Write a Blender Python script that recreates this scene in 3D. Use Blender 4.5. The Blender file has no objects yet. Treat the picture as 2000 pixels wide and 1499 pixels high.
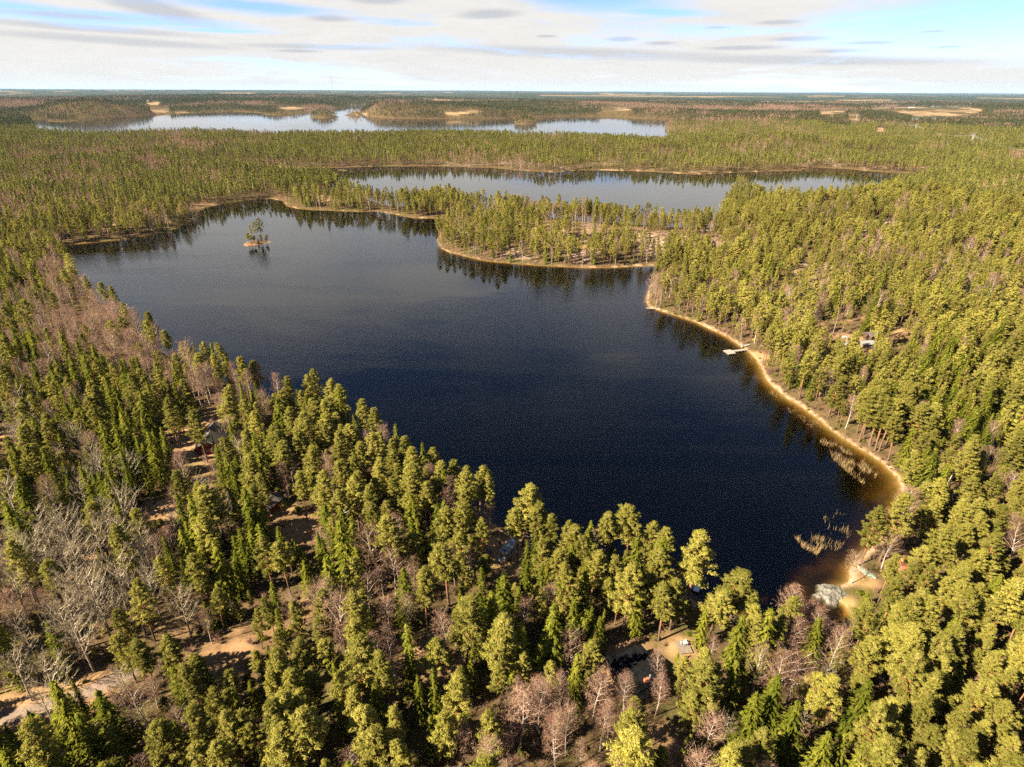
import bpy, math, random
import numpy as np
from mathutils import Matrix, Vector, Euler

# ------------------------------------------------------------------ camera, sky, sun, exposure
PW, PH = 2000.0, 1499.0
FPX, CX, CY = 1166.0, 1000.0, 749.5
CAM_H = 100.0
PITCH = math.radians(26.17)
ROLL = math.radians(0.28)
SUN_EL = math.radians(39.0)
SUN_FROM = math.radians(180 + 25.0)          # direction (math angle in the ground plane) that the sun stands in

scene = bpy.context.scene
col = scene.collection
cam_data = bpy.data.cameras.new('camera')
cam_data.sensor_width = 36.0
cam_data.lens = 36.0 * FPX / PW
cam_data.clip_start = 1.0
cam_data.clip_end = 120000.0
cam = bpy.data.objects.new('camera', cam_data)
R_CAM = Matrix.Rotation(math.pi / 2 - PITCH, 3, 'X') @ Matrix.Rotation(ROLL, 3, 'Z')
cam.matrix_world = Matrix.Translation((0, 0, CAM_H)) @ R_CAM.to_4x4()
col.objects.link(cam)
scene.camera = cam
RC = np.array(R_CAM)

scene.view_settings.view_transform = 'Standard'
scene.view_settings.look = 'None'
scene.view_settings.exposure = 2.3
scene.view_settings.gamma = 1.0
scene.view_settings.use_curve_mapping = False
scene.render.engine = 'CYCLES'
scene.cycles.max_bounces = 6
scene.cycles.diffuse_bounces = 3
scene.cycles.glossy_bounces = 2
scene.cycles.transmission_bounces = 3
scene.cycles.transparent_max_bounces = 6
scene.cycles.volume_bounces = 0
scene.cycles.sample_clamp_indirect = 0.6
scene.cycles.sample_clamp_direct = 0.6
scene.cycles.use_denoising = False
scene.cycles.denoiser = 'OPENIMAGEDENOISE'
scene.cycles.denoising_input_passes = 'RGB_ALBEDO_NORMAL'
scene.cycles.denoising_prefilter = 'ACCURATE'

sun_dir = Vector((math.cos(SUN_FROM) * math.cos(SUN_EL), math.sin(SUN_FROM) * math.cos(SUN_EL), math.sin(SUN_EL)))
sl = bpy.data.lights.new('sun', 'SUN')
sl.energy = 5.0
sl.angle = math.radians(0.53)
sl.color = (1.0, 0.865, 0.65)
so = bpy.data.objects.new('sun', sl)
so.rotation_euler = sun_dir.to_track_quat('Z', 'Y').to_euler()
so.location = sun_dir * 500
col.objects.link(so)


def pix_dir(px, py):
    d = RC @ np.array([(px - CX) / FPX, -(py - CY) / FPX, -1.0])
    return d / np.linalg.norm(d)


def at(px, py, z=0.0):
    """the point of the level plane at height z that is seen at this pixel of the photograph"""
    d = pix_dir(px, py)
    t = (z - CAM_H) / d[2]
    return np.array([d[0] * t, d[1] * t, z])


def project(P):
    P = np.asarray(P, float).reshape(-1, 3)
    q = (P - np.array([0, 0, CAM_H])) @ RC
    zc = np.maximum(-q[:, 2], 1e-3)
    return CX + FPX * q[:, 0] / zc, CY - FPX * q[:, 1] / zc, -q[:, 2]


class NT:
    """small helper for node trees"""
    def __init__(self, tree):
        self.t = tree
        self.n = tree.nodes
        self.n.clear()

    def new(self, typ, **kw):
        nd = self.n.new(typ)
        for k, v in kw.items():
            setattr(nd, k, v)
        return nd

    def link(self, a, b):
        self.t.links.new(a, b)

    def put(self, sock, v):
        if isinstance(v, bpy.types.NodeSocket):
            self.link(v, sock)
        elif v is not None:
            if sock.type == 'RGBA' and not isinstance(v, (int, float)) and len(v) == 3:
                v = (*v, 1.0)
            sock.default_value = v

    def math(self, op, a, b=None, c=None, clamp=False):
        nd = self.new('ShaderNodeMath', operation=op, use_clamp=clamp)
        for i, v in enumerate((a, b, c)):
            if v is not None:
                self.put(nd.inputs[i], v)
        return nd.outputs[0]

    def ramp(self, v, a, b, lo=0.0, hi=1.0, smooth=True):
        nd = self.new('ShaderNodeMapRange')
        nd.interpolation_type = 'SMOOTHSTEP' if smooth else 'LINEAR'
        self.put(nd.inputs[0], v)
        for i, x in zip((1, 2, 3, 4), (a, b, lo, hi)):
            self.put(nd.inputs[i], x)
        return nd.outputs[0]

    def mix(self, f, a, b, blend='MIX'):
        nd = self.new('ShaderNodeMix', data_type='RGBA', blend_type=blend)
        self.put(nd.inputs[0], f)
        self.put(nd.inputs[6], a)
        self.put(nd.inputs[7], b)
        return nd.outputs[2]

    def noise(self, vec, scale, detail=3.0, rough=0.55, dist=0.0):
        nd = self.new('ShaderNodeTexNoise')
        if vec is not None:
            self.link(vec, nd.inputs['Vector'])
        nd.inputs['Scale'].default_value = scale
        nd.inputs['Detail'].default_value = detail
        nd.inputs['Roughness'].default_value = rough
        nd.inputs['Distortion'].default_value = dist
        return nd.outputs['Fac']

    def scaled(self, vec, s, off=(0, 0, 0)):
        nd = self.new('ShaderNodeMapping')
        self.link(vec, nd.inputs[0])
        nd.inputs['Scale'].default_value = s
        nd.inputs['Location'].default_value = off
        return nd.outputs[0]


# ---- sky: Nishita air with a procedural cloud deck
world = bpy.data.worlds.new('World')
scene.world = world
world.use_nodes = True
w = NT(world.node_tree)
sky = w.new('ShaderNodeTexSky', sky_type='NISHITA')
sky.sun_disc = False
sky.sun_elevation = SUN_EL
sky.sun_rotation = math.pi / 2 - SUN_FROM
sky.air_density = 0.32
sky.dust_density = 0.1
sky.ozone_density = 2.4
SKY_STR = 0.06
tc = w.new('ShaderNodeTexCoord')
sep = w.new('ShaderNodeSeparateXYZ')
w.link(tc.outputs['Generated'], sep.inputs[0])
el = w.math('ARCSINE', sep.outputs[2])
az = w.math('ARCTAN2', sep.outputs[0], sep.outputs[1])
n1 = w.noise(w.scaled(tc.outputs['Generated'], (2.6, 2.6, 26.0), (3.1, 0.4, 1.7)), 1.0, 5.0, 0.6, 0.6)
n2 = w.noise(w.scaled(tc.outputs['Generated'], (7.0, 7.0, 75.0), (0.2, 5.4, 2.2)), 1.0, 6.0, 0.62, 0.8)
n3 = w.noise(w.scaled(tc.outputs['Generated'], (14.0, 14.0, 60.0), (1.2, 2.4, 0.2)), 1.0, 4.0, 0.6, 0.5)
wob = w.math('MULTIPLY', w.math('SUBTRACT', n2, 0.5), 0.9)


def sky_blob(px, py, wpx, hpx, tilt=0.0, edge=0.5):
    d = pix_dir(px, py)
    a0, e0 = math.atan2(d[0], d[1]), math.asin(d[2])
    wa, ha = wpx / FPX * 0.8, hpx / FPX * 0.8
    da = w.math('SUBTRACT', az, a0)
    de = w.math('SUBTRACT', w.math('SUBTRACT', el, e0), w.math('MULTIPLY', da, tilt))
    r = w.math('SQRT', w.math('ADD', w.math('POWER', w.math('DIVIDE', da, wa), 2.0), w.math('POWER', w.math('DIVIDE', de, ha), 2.0)))
    return w.ramp(w.math('ADD', r, wob), 1.0 + edge * 0.3, 1.0 - edge, 0.0, 1.0)


# cloud cover: closed towards the horizon, opening into streaks higher up
open_up = w.math('MINIMUM', w.ramp(el, math.radians(1.6), math.radians(6.5), 0.66, 0.42), w.ramp(el, math.radians(6.0), math.radians(40.0), 0.42, -0.12))
cover = w.math('ADD', open_up, w.math('ADD', w.math('MULTIPLY', w.math('SUBTRACT', n1, 0.5), 1.5), w.math('MULTIPLY', w.math('SUBTRACT', n2, 0.5), 0.6)))
cover = w.ramp(cover, -0.02, 0.42, 0.0, 1.0)
gap = None
for g in [(150, 32, 330, 13, -0.02), (500, 14, 190, 14, -0.03), (1170, 2, 210, 26, -0.05), (1290, 24, 140, 10, -0.05), (1880, 55, 280, 52, -0.03), (1960, 20, 220, 44, 0.0), (60, 22, 160, 16, -0.1), (420, 60, 120, 5, 0.0)]:
    b = sky_blob(*g, edge=0.8)
    gap = b if gap is None else w.math('MAXIMUM', gap, b)
cover = w.math('MULTIPLY', cover, w.math('SUBTRACT', 1.0, w.math('MULTIPLY', gap, 0.95)))
grey = None
for g in [(955, 27, 75, 11, 0.03), (640, 36, 52, 8, 0.0), (735, 1, 70, 9, 0.0), (300, 16, 110, 20, -0.22), (1520, 44, 52, 5, 0.0), (1560, 76, 70, 5, 0.0), (1215, 77, 34, 5, 0.0),
          (1445, 94, 90, 5, 0.0), (1100, 103, 420, 13, -0.03), (1550, 118, 360, 10, -0.02), (230, 80, 260, 8, -0.03), (180, 56, 230, 7, -0.03), (620, 92, 200, 6, 0.0), (120, 30, 130, 6, -0.02),
          (1400, 54, 30, 3, 0.0), (1820, 62, 40, 3, 0.0), (1700, 84, 60, 4, 0.0), (1065, 71, 26, 3, 0.0), (580, 100, 60, 4, 0.0), (1290, 85, 40, 4, 0.0), (1640, 100, 60, 4, 0.0), (1850, 92, 40, 3, 0.0)]:
    b = w.math('MULTIPLY', sky_blob(*g, edge=0.7), 0.75 if g[2] < 200 else 0.6)
    grey = b if grey is None else w.math('MAXIMUM', grey, b)
cloud_col = w.mix(n3, (0.170, 0.164, 0.155), (0.196, 0.190, 0.181))
cloud_col = w.mix(w.math('MULTIPLY', w.ramp(n2, 0.5, 0.72), 0.35), cloud_col, (0.152, 0.15, 0.154))
cloud_col = w.mix(grey, cloud_col, (0.11, 0.114, 0.124))
skyc = w.new('ShaderNodeMix', data_type='RGBA', blend_type='MULTIPLY')
w.put(skyc.inputs[0], 1.0)
w.link(sky.outputs[0], skyc.inputs[6])
w.put(skyc.inputs[7], (SKY_STR, SKY_STR, SKY_STR, 1.0))
final = w.mix(w.math('MAXIMUM', cover, w.math('MULTIPLY', grey, 0.95)), skyc.outputs[2], cloud_col)
bg = w.new('ShaderNodeBackground')
w.link(final, bg.inputs[0])
bg.inputs[1].default_value = 1.0
wo = w.new('ShaderNodeOutputWorld')
w.link(bg.outputs[0], wo.inputs[0])
world.cycles.sampling_method = 'MANUAL'
world.cycles.sample_map_resolution = 512

rng = np.random.default_rng(7)
random.seed(7)


# ------------------------------------------------------------------ helpers
def tag(o, label=None, cat=None, group=None, kind=None):
    if label: o['label'] = label
    if cat: o['category'] = cat
    if group: o['group'] = group
    if kind: o['kind'] = kind
    return o


def empty(name, loc, rz=0.0, scale=None):
    o = bpy.data.objects.new(name, None)
    o.empty_display_size = 0.5
    o.location = loc
    o.rotation_euler = (0, 0, rz)
    if scale: o.scale = scale
    col.objects.link(o)
    return o


def mesh_from(name, V, F, mats=(), midx=None, smooth=False):
    """V (n,3); F list of (m,k) int arrays of equal-length faces"""
    me = bpy.data.meshes.new(name)
    V = np.ascontiguousarray(V, np.float32)
    if isinstance(F, np.ndarray):
        F = [F]
    F = [f for f in F if len(f)]
    loops = np.concatenate([f.ravel() for f in F]).astype(np.int32)
    tot = np.concatenate([np.full(len(f), f.shape[1], np.int32) for f in F])
    start = np.concatenate([[0], np.cumsum(tot)[:-1]]).astype(np.int32)
    me.vertices.add(len(V))
    me.vertices.foreach_set('co', V.ravel())
    me.loops.add(len(loops))
    me.loops.foreach_set('vertex_index', loops)
    me.polygons.add(len(tot))
    me.polygons.foreach_set('loop_start', start)
    me.polygons.foreach_set('loop_total', tot)
    for m in mats:
        me.materials.append(m)
    if midx is not None:
        me.polygons.foreach_set('material_index', np.asarray(midx, np.int32))
    if smooth:
        me.polygons.foreach_set('use_smooth', np.ones(len(tot), bool))
    me.update(calc_edges=True)
    return me


class MB:
    """collects simple solids and links them as ONE mesh object"""
    def __init__(self):
        self.v, self.f = [], []

    def add(self, vs, fs):
        n = len(self.v)
        self.v += [tuple(map(float, p)) for p in vs]
        self.f += [tuple(i + n for i in f) for f in fs]
        return self

    def box(self, x0, x1, y0, y1, z0, z1, M=None):
        vs = [(x, y, z) for z in (z0, z1) for y in (y0, y1) for x in (x0, x1)]
        if M is not None:
            vs = [tuple(M @ Vector(p)) for p in vs]
        return self.add(vs, [(0, 2, 3, 1), (4, 5, 7, 6), (0, 1, 5, 4), (2, 6, 7, 3), (0, 4, 6, 2), (1, 3, 7, 5)])

    def prism(self, prof, x0, x1, M=None):
        """profile of (y, z) points pushed along x"""
        k = len(prof)
        vs = [(x0, y, z) for y, z in prof] + [(x1, y, z) for y, z in prof]
        if M is not None:
            vs = [tuple(M @ Vector(p)) for p in vs]
        fs = [tuple(range(k))[::-1], tuple(range(k, 2 * k))] + [(i, (i + 1) % k, k + (i + 1) % k, k + i) for i in range(k)]
        return self.add(vs, fs)

    def tube(self, pts, rad, sides=6):
        pts = [Vector(p) for p in pts]
        if not hasattr(rad, '__len__'):
            rad = [rad] * len(pts)
        vs, fs = [], []
        for i, p in enumerate(pts):
            d = (pts[min(i + 1, len(pts) - 1)] - pts[max(i - 1, 0)]).normalized()
            a = d.orthogonal().normalized() if abs(d.z) > 0.98 else d.cross(Vector((0, 0, 1))).normalized()
            b = d.cross(a)
            for k in range(sides):
                t = 2 * math.pi * k / sides
                vs.append(p + (a * math.cos(t) + b * math.sin(t)) * rad[i])
        for i in range(len(pts) - 1):
            for k in range(sides):
                k2 = (k + 1) % sides
                fs.append((i * sides + k, i * sides + k2, (i + 1) * sides + k2, (i + 1) * sides + k))
        fs.append(tuple(range(sides))[::-1])
        fs.append(tuple(range((len(pts) - 1) * sides, len(pts) * sides)))
        return self.add(vs, fs)

    def build(self, name, mat, parent=None, smooth=False):
        me = bpy.data.meshes.new(name)
        me.from_pydata(self.v, [], self.f)
        me.materials.append(mat)
        if smooth:
            me.polygons.foreach_set('use_smooth', [True] * len(me.polygons))
        o = bpy.data.objects.new(name, me)
        col.objects.link(o)
        if parent is not None:
            o.parent = parent
        return o


def copy_tree(o, parent=None):
    c = o.copy()
    col.objects.link(c)
    c.parent = parent
    for ch in list(o.children):
        copy_tree(ch, c)
    return c


# value noise for the terrain and the scatter
def vnoise(x, y, seed=0):
    xi, yi = np.floor(x).astype(np.int64), np.floor(y).astype(np.int64)
    fx, fy = x - xi, y - yi
    fx, fy = fx * fx * (3 - 2 * fx), fy * fy * (3 - 2 * fy)

    def h(a, b):
        n = (a * 374761393 + b * 668265263 + seed * 974634541) & 0xFFFFFFFF
        n = ((n ^ (n >> 13)) * 1274126177) & 0xFFFFFFFF
        return ((n ^ (n >> 16)) & 0xFFFF) / 65535.0
    return (h(xi, yi) * (1 - fx) + h(xi + 1, yi) * fx) * (1 - fy) + (h(xi, yi + 1) * (1 - fx) + h(xi + 1, yi + 1) * fx) * fy


def fbm(x, y, seed=0, octs=3):
    s, a, t = 0.0, 1.0, 0.0
    for i in range(octs):
        s = s + a * vnoise(x * 2 ** i, y * 2 ** i, seed + i * 17)
        t += a
        a *= 0.5
    return s / t


def smooth01(x):
    x = np.clip(x, 0, 1)
    return x * x * (3 - 2 * x)


def inside_poly(X, Y, P):
    P = np.asarray(P)
    r = np.zeros(X.shape, bool)
    x1, y1 = P[-1]
    for x2, y2 in P:
        if y1 != y2:
            c = ((y1 > Y) != (y2 > Y)) & (X < (x2 - x1) * (Y - y1) / (y2 - y1) + x1)
            r ^= c
        x1, y1 = x2, y2
    return r


def poly_dist(X, Y, P):
    """signed distance to a closed outline, negative inside"""
    P = np.asarray(P)
    d2 = np.full(X.shape, 1e18)
    a = P[-1]
    for b in P:
        e = b - a
        L = max(e @ e, 1e-9)
        t = np.clip(((X - a[0]) * e[0] + (Y - a[1]) * e[1]) / L, 0, 1)
        d2 = np.minimum(d2, (X - a[0] - t * e[0]) ** 2 + (Y - a[1] - t * e[1]) ** 2)
        a = b
    d = np.sqrt(d2)
    return np.where(inside_poly(X, Y, P), -d, d)


def outline(pts, rag=0.0, seed=1, step=6.0):
    """pixels (px, py[, z]) -> ground outline, finely divided and a little ragged"""
    P = np.array([at(p[0], p[1], p[2] if len(p) > 2 else 0.0)[:2] for p in pts])
    out = []
    for i in range(len(P)):
        a, b = P[i], P[(i + 1) % len(P)]
        n = int(np.clip(np.linalg.norm(b - a) / step, 1, 14))
        for k in range(n):
            out.append(a + (b - a) * k / n)
    out = np.array(out)
    if rag:
        out[:, 0] += (fbm(out[:, 0] / 14, out[:, 1] / 14, seed) - 0.5) * 2 * rag
        out[:, 1] += (fbm(out[:, 0] / 14, out[:, 1] / 14, seed + 5) - 0.5) * 2 * rag
    return out


# ------------------------------------------------------------------ the shapes of the lakes
T = 15.0    # where only the tree tops of the near bank show, the shore lies under tops this high
MAIN = outline([
    (120, 478), (134, 500, 9), (160, 530, 12), (205, 562, 14), (250, 590, 14), (300, 630, 14), (350, 655, T), (420, 672, T), (480, 695, T), (530, 712, T), (600, 728, T), (660, 752, T), (720, 790, T), (780, 822, T),
    (830, 852, T), (880, 888, T), (930, 915, T), (975, 940, T), (1020, 965, T), (1070, 995, T), (1115, 1025, T), (1130, 1068, 3), (1180, 1078, 2), (1215, 1085, 2), (1250, 1110, 2), (1290, 1128, 1), (1320, 1135, 0),
    (1345, 1165, 0), (1380, 1185, 0), (1430, 1200, 0), (1500, 1215, 0), (1580, 1228, 0), (1640, 1232), (1665, 1215), (1655, 1190), (1632, 1172), (1640, 1150), (1662, 1135), (1660, 1110),
    (1690, 1080), (1728, 1040), (1752, 1000), (1764, 965), (1755, 935), (1722, 905), (1690, 884), (1660, 866), (1630, 846), (1600, 822), (1565, 796), (1535, 776), (1503, 748), (1490, 722), (1476, 702), (1455, 684), (1432, 668),
    (1400, 648), (1360, 630), (1320, 616), (1285, 607), (1266, 600), (1264, 588), (1270, 560), (1282, 540), (1310, 523), (1270, 519), (1200, 523), (1150, 524), (1100, 521), (1050, 519), (1000, 515), (950, 510), (915, 502), (880, 494), (862, 486), (856, 470),
    (862, 452), (880, 440), (878, 431), (845, 427), (810, 427), (780, 421), (740, 413), (700, 414), (660, 412), (620, 411), (580, 408), (560, 403), (552, 393), (530, 388), (505, 389), (475, 393), (440, 397), (405, 405), (385, 414), (378, 424), (358, 441), (330, 452), (295, 459), (250, 467), (200, 472), (160, 476)], 1.6, 3)
MIDDLE = outline([
    (1845, 343), (1800, 341), (1755, 338), (1700, 335), (1650, 330), (1600, 328), (1578, 329), (1560, 334), (1500, 335), (1440, 337), (1400, 339), (1360, 341), (1320, 339), (1280, 336), (1230, 334), (1180, 333), (1130, 333), (1080, 337), (1040, 335), (1000, 332),
    (960, 328), (920, 327), (860, 325), (800, 325), (740, 325), (690, 327), (650, 328), (600, 329), (560, 328), (520, 325), (470, 323), (420, 322), (375, 324), (400, 330, 2), (480, 333, 4), (560, 338, 6), (640, 343, 10), (665, 345, 12), (710, 360, T), (755, 378, 12), (790, 380, 11), (830, 377, 11),
    (880, 372, 12), (940, 378, 14), (1000, 381, 14), (1060, 390, T), (1150, 398, T), (1230, 402, T), (1330, 408, T), (1400, 408, T), (1425, 385), (1430, 372), (1445, 362), (1500, 374, T), (1560, 386, T), (1640, 378, T), (1700, 366, 12), (1770, 354, 5), (1815, 347.5, 1)], 2.0, 9)
FAR = outline([
    (62, 234), (110, 232), (180, 231), (262, 227), (320, 223.5), (372, 222), (420, 219.5), (470, 218.5), (520, 222), (590, 222), (604, 219), (640, 216), (664, 212), (690, 207), (716, 206.5), (712, 213), (700, 220), (716, 228), (760, 231), (820, 232.5), (880, 233), (940, 232.8), (1000, 232.6), (1060, 232),
    (1090, 230), (1140, 228.5), (1200, 228.5), (1250, 232), (1300, 234), (1350, 234), (1345, 240), (1298, 245), (1306, 258, 8), (1300, 272, T), (1250, 270, T), (1180, 264, T), (1100, 260, T), (1000, 257, T), (900, 254, T), (800, 254, T), (700, 257, T), (600, 258, T), (545, 258, T),
    (500, 252, T), (440, 252, T), (370, 249, T), (300, 250, T), (240, 252, T), (150, 256, T), (75, 252, 12)], 0, 1, 40.0)
POND = outline([(1776, 231), (1800, 228.5), (1850, 228.5), (1872, 230), (1868, 234), (1840, 236.5), (1800, 236)], 0, 1, 30.0)
ISLANDS = [  # outlines of the land in the lakes
    outline([(477, 477), (488, 479), (505, 477), (520, 475), (532, 472), (520, 470), (500, 470.5), (484, 472)], 0.4, 5, 2.0),
    outline([(90, 237.5), (125, 239), (156, 237), (150, 234), (120, 232.5), (95, 234.5)], 0, 1, 30.0),
    outline([(506, 223.6), (540, 225.6), (587, 224.4), (580, 221.8), (540, 221.4)], 0, 1, 30.0),
    outline([(603, 229.5), (635, 231.2), (664, 229.2), (655, 226.5), (630, 226), (610, 226.5)], 0, 1, 30.0),
    outline([(1003, 242.5), (1025, 244), (1050, 242.5), (1047, 239), (1025, 237.5), (1006, 239)], 0, 1, 30.0),
    outline([(657, 333.4), (675, 334.6), (684, 333), (672, 331.8), (660, 332)], 0, 1, 4.0),
    outline([(668, 225.2), (700, 226.0), (714, 224.4), (700, 223.4)], 0, 1, 30.0),
]
FIELDS = [  # open dry farmland far away, in pixels
    [(1700, 211), (1760, 209), (1880, 209), (1925, 215), (1895, 224), (1870, 227), (1790, 227), (1740, 216), (1700, 214)],
    [(1655, 223), (1672, 222), (1682, 238), (1664, 241)], [(1711, 250), (1725, 250), (1738, 258), (1712, 258)],
    [(1180, 211), (1215, 209), (1240, 213), (1220, 220), (1170, 221)], [(285, 201), (312, 200), (308, 207), (292, 207)],
    [(292, 213), (330, 213), (330, 219), (300, 220)], [(535, 211), (575, 208), (600, 212), (560, 215)], [(1600, 218), (1650, 216), (1652, 221), (1605, 225)], [(1775, 233), (1800, 237), (1850, 237), (1850, 239), (1780, 239)],
    [(690, 222), (716, 222), (716, 227), (700, 227)], [(860, 222), (930, 215.5), (945, 219), (880, 226)], [(340, 219), (362, 218), (366, 221), (345, 222)]]
HILLS = [(180, 225, 190, 200, 46), (30, 214, 350, 300, 24), (830, 226, 420, 240, 34), (1025, 241, 60, 40, 8), (635, 228, 70, 60, 9), (740, 222, 260, 200, 16), (1290, 228, 240, 200, 18), (480, 210, 500, 500, 18), (1500, 245, 420, 200, 14), (1100, 213, 900, 500, 22), (1560, 300, 160, 120, 8), (1250, 300, 260, 160, 6), (1650, 440, 160, 110, 6), (1850, 470, 160, 200, 9),
         (1100, 460, 50, 40, 5), (655, 385, 45, 35, 9), (830, 415, 60, 25, 3), (1900, 222, 700, 300, 14), (300, 340, 200, 120, 6), (130, 262, 330, 220, -9)]
HILLS = [(*at(a, b)[:2], c, d, e) for a, b, c, d, e in HILLS]

# ------------------------------------------------------------------ terrain on a polar grid round the camera's foot
fine = np.radians(np.arange(-64, 64.01, 0.23))
coarse = np.radians(np.arange(70, 290.1, 6.0))
AZ = np.concatenate([fine, coarse])
RR = np.concatenate([np.linspace(2, 58, 12), np.exp(np.arange(math.log(60), math.log(720), 0.0085)), np.exp(np.arange(math.log(720), math.log(4200), 0.0125)), np.exp(np.arange(math.log(4200), math.log(60000), 0.045))])
NA, NR = len(AZ), len(RR)
GX = RR[None, :] * np.sin(AZ)[:, None]
GY = RR[None, :] * np.cos(AZ)[:, None]


def lake_sd(X, Y):
    main = poly_dist(X, Y, MAIN)
    mid = poly_dist(X, Y, MIDDLE)
    far = np.minimum(poly_dist(X, Y, FAR), poly_dist(X, Y, POND))
    isl = np.full(X.shape, 1e9)
    for P in ISLANDS:
        isl = np.minimum(isl, poly_dist(X, Y, P))
    d = np.minimum(np.minimum(main, mid), far)
    return np.maximum(d, -isl), main, mid, far


SD, SD_MAIN, SD_MID, SD_FAR = lake_sd(GX, GY)


def heights(X, Y, d):
    r = np.hypot(X, Y)
    land = 0.9 * (1 - np.exp(-np.maximum(d, 0) / 3.5)) + 0.03 * np.clip(d, 0, 70) + 0.004 * np.clip(d - 70, 0, 400)
    k1 = smooth01(d / 30) * (0.35 + 0.65 * smooth01((r - 220) / 250))
    land = land + (fbm(X / 55, Y / 55, 3) - 0.42) * 6.5 * k1
    land = land + (fbm(X / 320 + 5, Y / 320, 8) - 0.42) * (20 - 9 * smooth01((r - 900) / 500)) * smooth01(d / 140) * smooth01((r - 330) / 500)
    land = land + (fbm(X / 2600 + 2, Y / 2600, 21) - 0.45) * 75 * smooth01((r - 3400) / 3000) * smooth01(d / 300)
    land = land + (fbm(X / 9000 + 2, Y / 5000, 31, 2) - 0.4) * 110 * smooth01((r - 8000) / 12000)
    for hx, hy, rx, ry, hh in HILLS:
        land = land + hh * np.exp(-(((X - hx) / rx) ** 2 + ((Y - hy) / ry) ** 2)) * smooth01(d / 60)
    land = np.maximum(land, 0.04 + 0.02 * np.clip(d, 0, 30))
    slope = 0.20 + 0.16 * fbm(X / 40, Y / 40, 12)
    bed = -(np.maximum(-d, 0) * slope) - 0.05
    bed = np.maximum(bed, -7.0)
    return land, bed


LAND, BED = heights(GX, GY, SD)
# the brown shallows at the near end of the lake: a shelf of peat with a couple of hollows
shelf = outline([(1420, 1190), (1440, 1130), (1500, 1075), (1560, 1050), (1640, 1010), (1700, 960), (1780, 940), (1780, 1000), (1720, 1100), (1700, 1250), (1500, 1250)])
ksh = smooth01((-poly_dist(GX, GY, shelf) + (fbm(GX / 14, GY / 14, 46) - .5) * 26) / 12 + 0.3)
BED = BED * (1 - ksh) + np.maximum(BED, -0.55 - 1.0 * fbm(GX / 9, GY / 9, 44)) * ksh
strip = outline([(1440, 700), (1480, 690), (1780, 960), (1760, 1010), (1690, 950), (1560, 830)])
kst = smooth01(-poly_dist(GX, GY, strip) / 5 + 0.6) * (fbm(GX / 13, GY / 13, 4) * 0.7 + 0.4)
kst = np.clip(kst, 0, 1)
BED = BED * (1 - kst) + np.maximum(BED * 0.55, -1.5) * kst
ZG = np.where(SD > 0, LAND, BED)


def grid_at(X, Y, A):
    """bilinear look-up of a grid array at points in front of the camera"""
    a = np.arctan2(X, Y)
    r = np.hypot(X, Y)
    ia = np.clip((a - fine[0]) / (fine[1] - fine[0]), 0, len(fine) - 1.001)
    j = np.clip(np.searchsorted(RR, r) - 1, 0, NR - 2)
    fr = np.clip((r - RR[j]) / (RR[j + 1] - RR[j]), 0, 1)
    i = ia.astype(int)
    fa = ia - i
    return (A[i, j] * (1 - fa) + A[i + 1, j] * fa) * (1 - fr) + (A[i, j + 1] * (1 - fa) + A[i + 1, j + 1] * fa) * fr


def ground_z(x, y):
    return float(grid_at(np.array([x]), np.array([y]), ZG)[0])


def on_ground(px, py):
    """the point of the terrain that is seen at this pixel"""
    z = 1.0
    for _ in range(6):
        p = at(px, py, z)
        z = ground_z(p[0], p[1])
    return Vector((p[0], p[1], z))


# masks on the ground: open ground, track, far canopy
OPEN = [  # clearings (pixel, radius in metres, share of trees kept)
    (395, 838, 9, .15), (375, 862, 8, .1), (400, 885, 7, .15), (350, 850, 6, .15), (440, 800, 6, .2), (380, 950, 8, .35), (310, 1000, 6, .1), (575, 1040, 5.5, .0), (600, 1035, 4.5, .0), (540, 1000, 4, .1), (990, 1080, 6, .0), (1000, 1110, 4.5, .0), (960, 1070, 5, .1),
    (1240, 1308, 6.5, .0), (1330, 1262, 3.5, .0), (1290, 1440, 3.5, .2), (400, 1290, 5, .35), (460, 1265, 4.5, .3), (430, 1320, 4, .45), (520, 1225, 4, .5), (600, 1190, 3.5, .4), (350, 1220, 4, .5),
    (1590, 645, 5, .45), (1640, 632, 6, .4), (1690, 632, 5, .4), (1650, 668, 5, .1), (1690, 675, 5, .1), (1750, 660, 6, .1), (1480, 690, 5, .0), (1620, 690, 7, .3), (1780, 1100, 5, .2), (1690, 1123, 3.0, .1), (1655, 1165, 2.0, .0), (1810, 1128, 3.5, .1), (230, 690, 8, .3), (190, 615, 6, .1), (160, 690, 7, .4),
    (520, 755, 4.5, .0), (562, 762, 4, .0), (670, 1012, 3.5, .1), (820, 1280, 4, .2), (860, 1300, 4, .3), (1100, 460, 24, .45), (1180, 470, 20, .35), (1060, 480, 15, .5), (1330, 490, 10, .5), (1460, 455, 18, .4), (655, 392, 16, .25), (1560, 420, 18, .5), (230, 440, 18, .5), (390, 400, 14, .5),
    (160, 1105, 4, .1), (190, 1350, 4, .1), (60, 1390, 5, .0), (0, 1405, 5, .0), (120, 1370, 4, .0), (5, 860, 7, .0), (1570, 285, 40, .4), (1720, 312, 35, .4), (1840, 330, 40, .4), (1180, 322, 20, .35), (740, 300, 30, .5), (1450, 270, 40, .5), (1000, 420, 14, .5), (1670, 560, 9, .4), (1540, 600, 6, .4)]
OPEN += [(1230, 455, 14, .3), (1290, 462, 12, .3), (1380, 475, 7, .5), (1150, 490, 10, .4), (1550, 430, 12, .3), (1620, 455, 11, .3), (1480, 510, 10, .35), (1890, 470, 9, .4), (1700, 500, 8, .4), (1420, 500, 10, .4), (1030, 450, 14, .4), (1590, 480, 9, .4), (1780, 430, 12, .4), (1500, 400, 16, .4), (1640, 395, 16, .4)]
OPEN = [(*at(a, b, 2.0)[:2], r, k) for a, b, r, k in OPEN]
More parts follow.
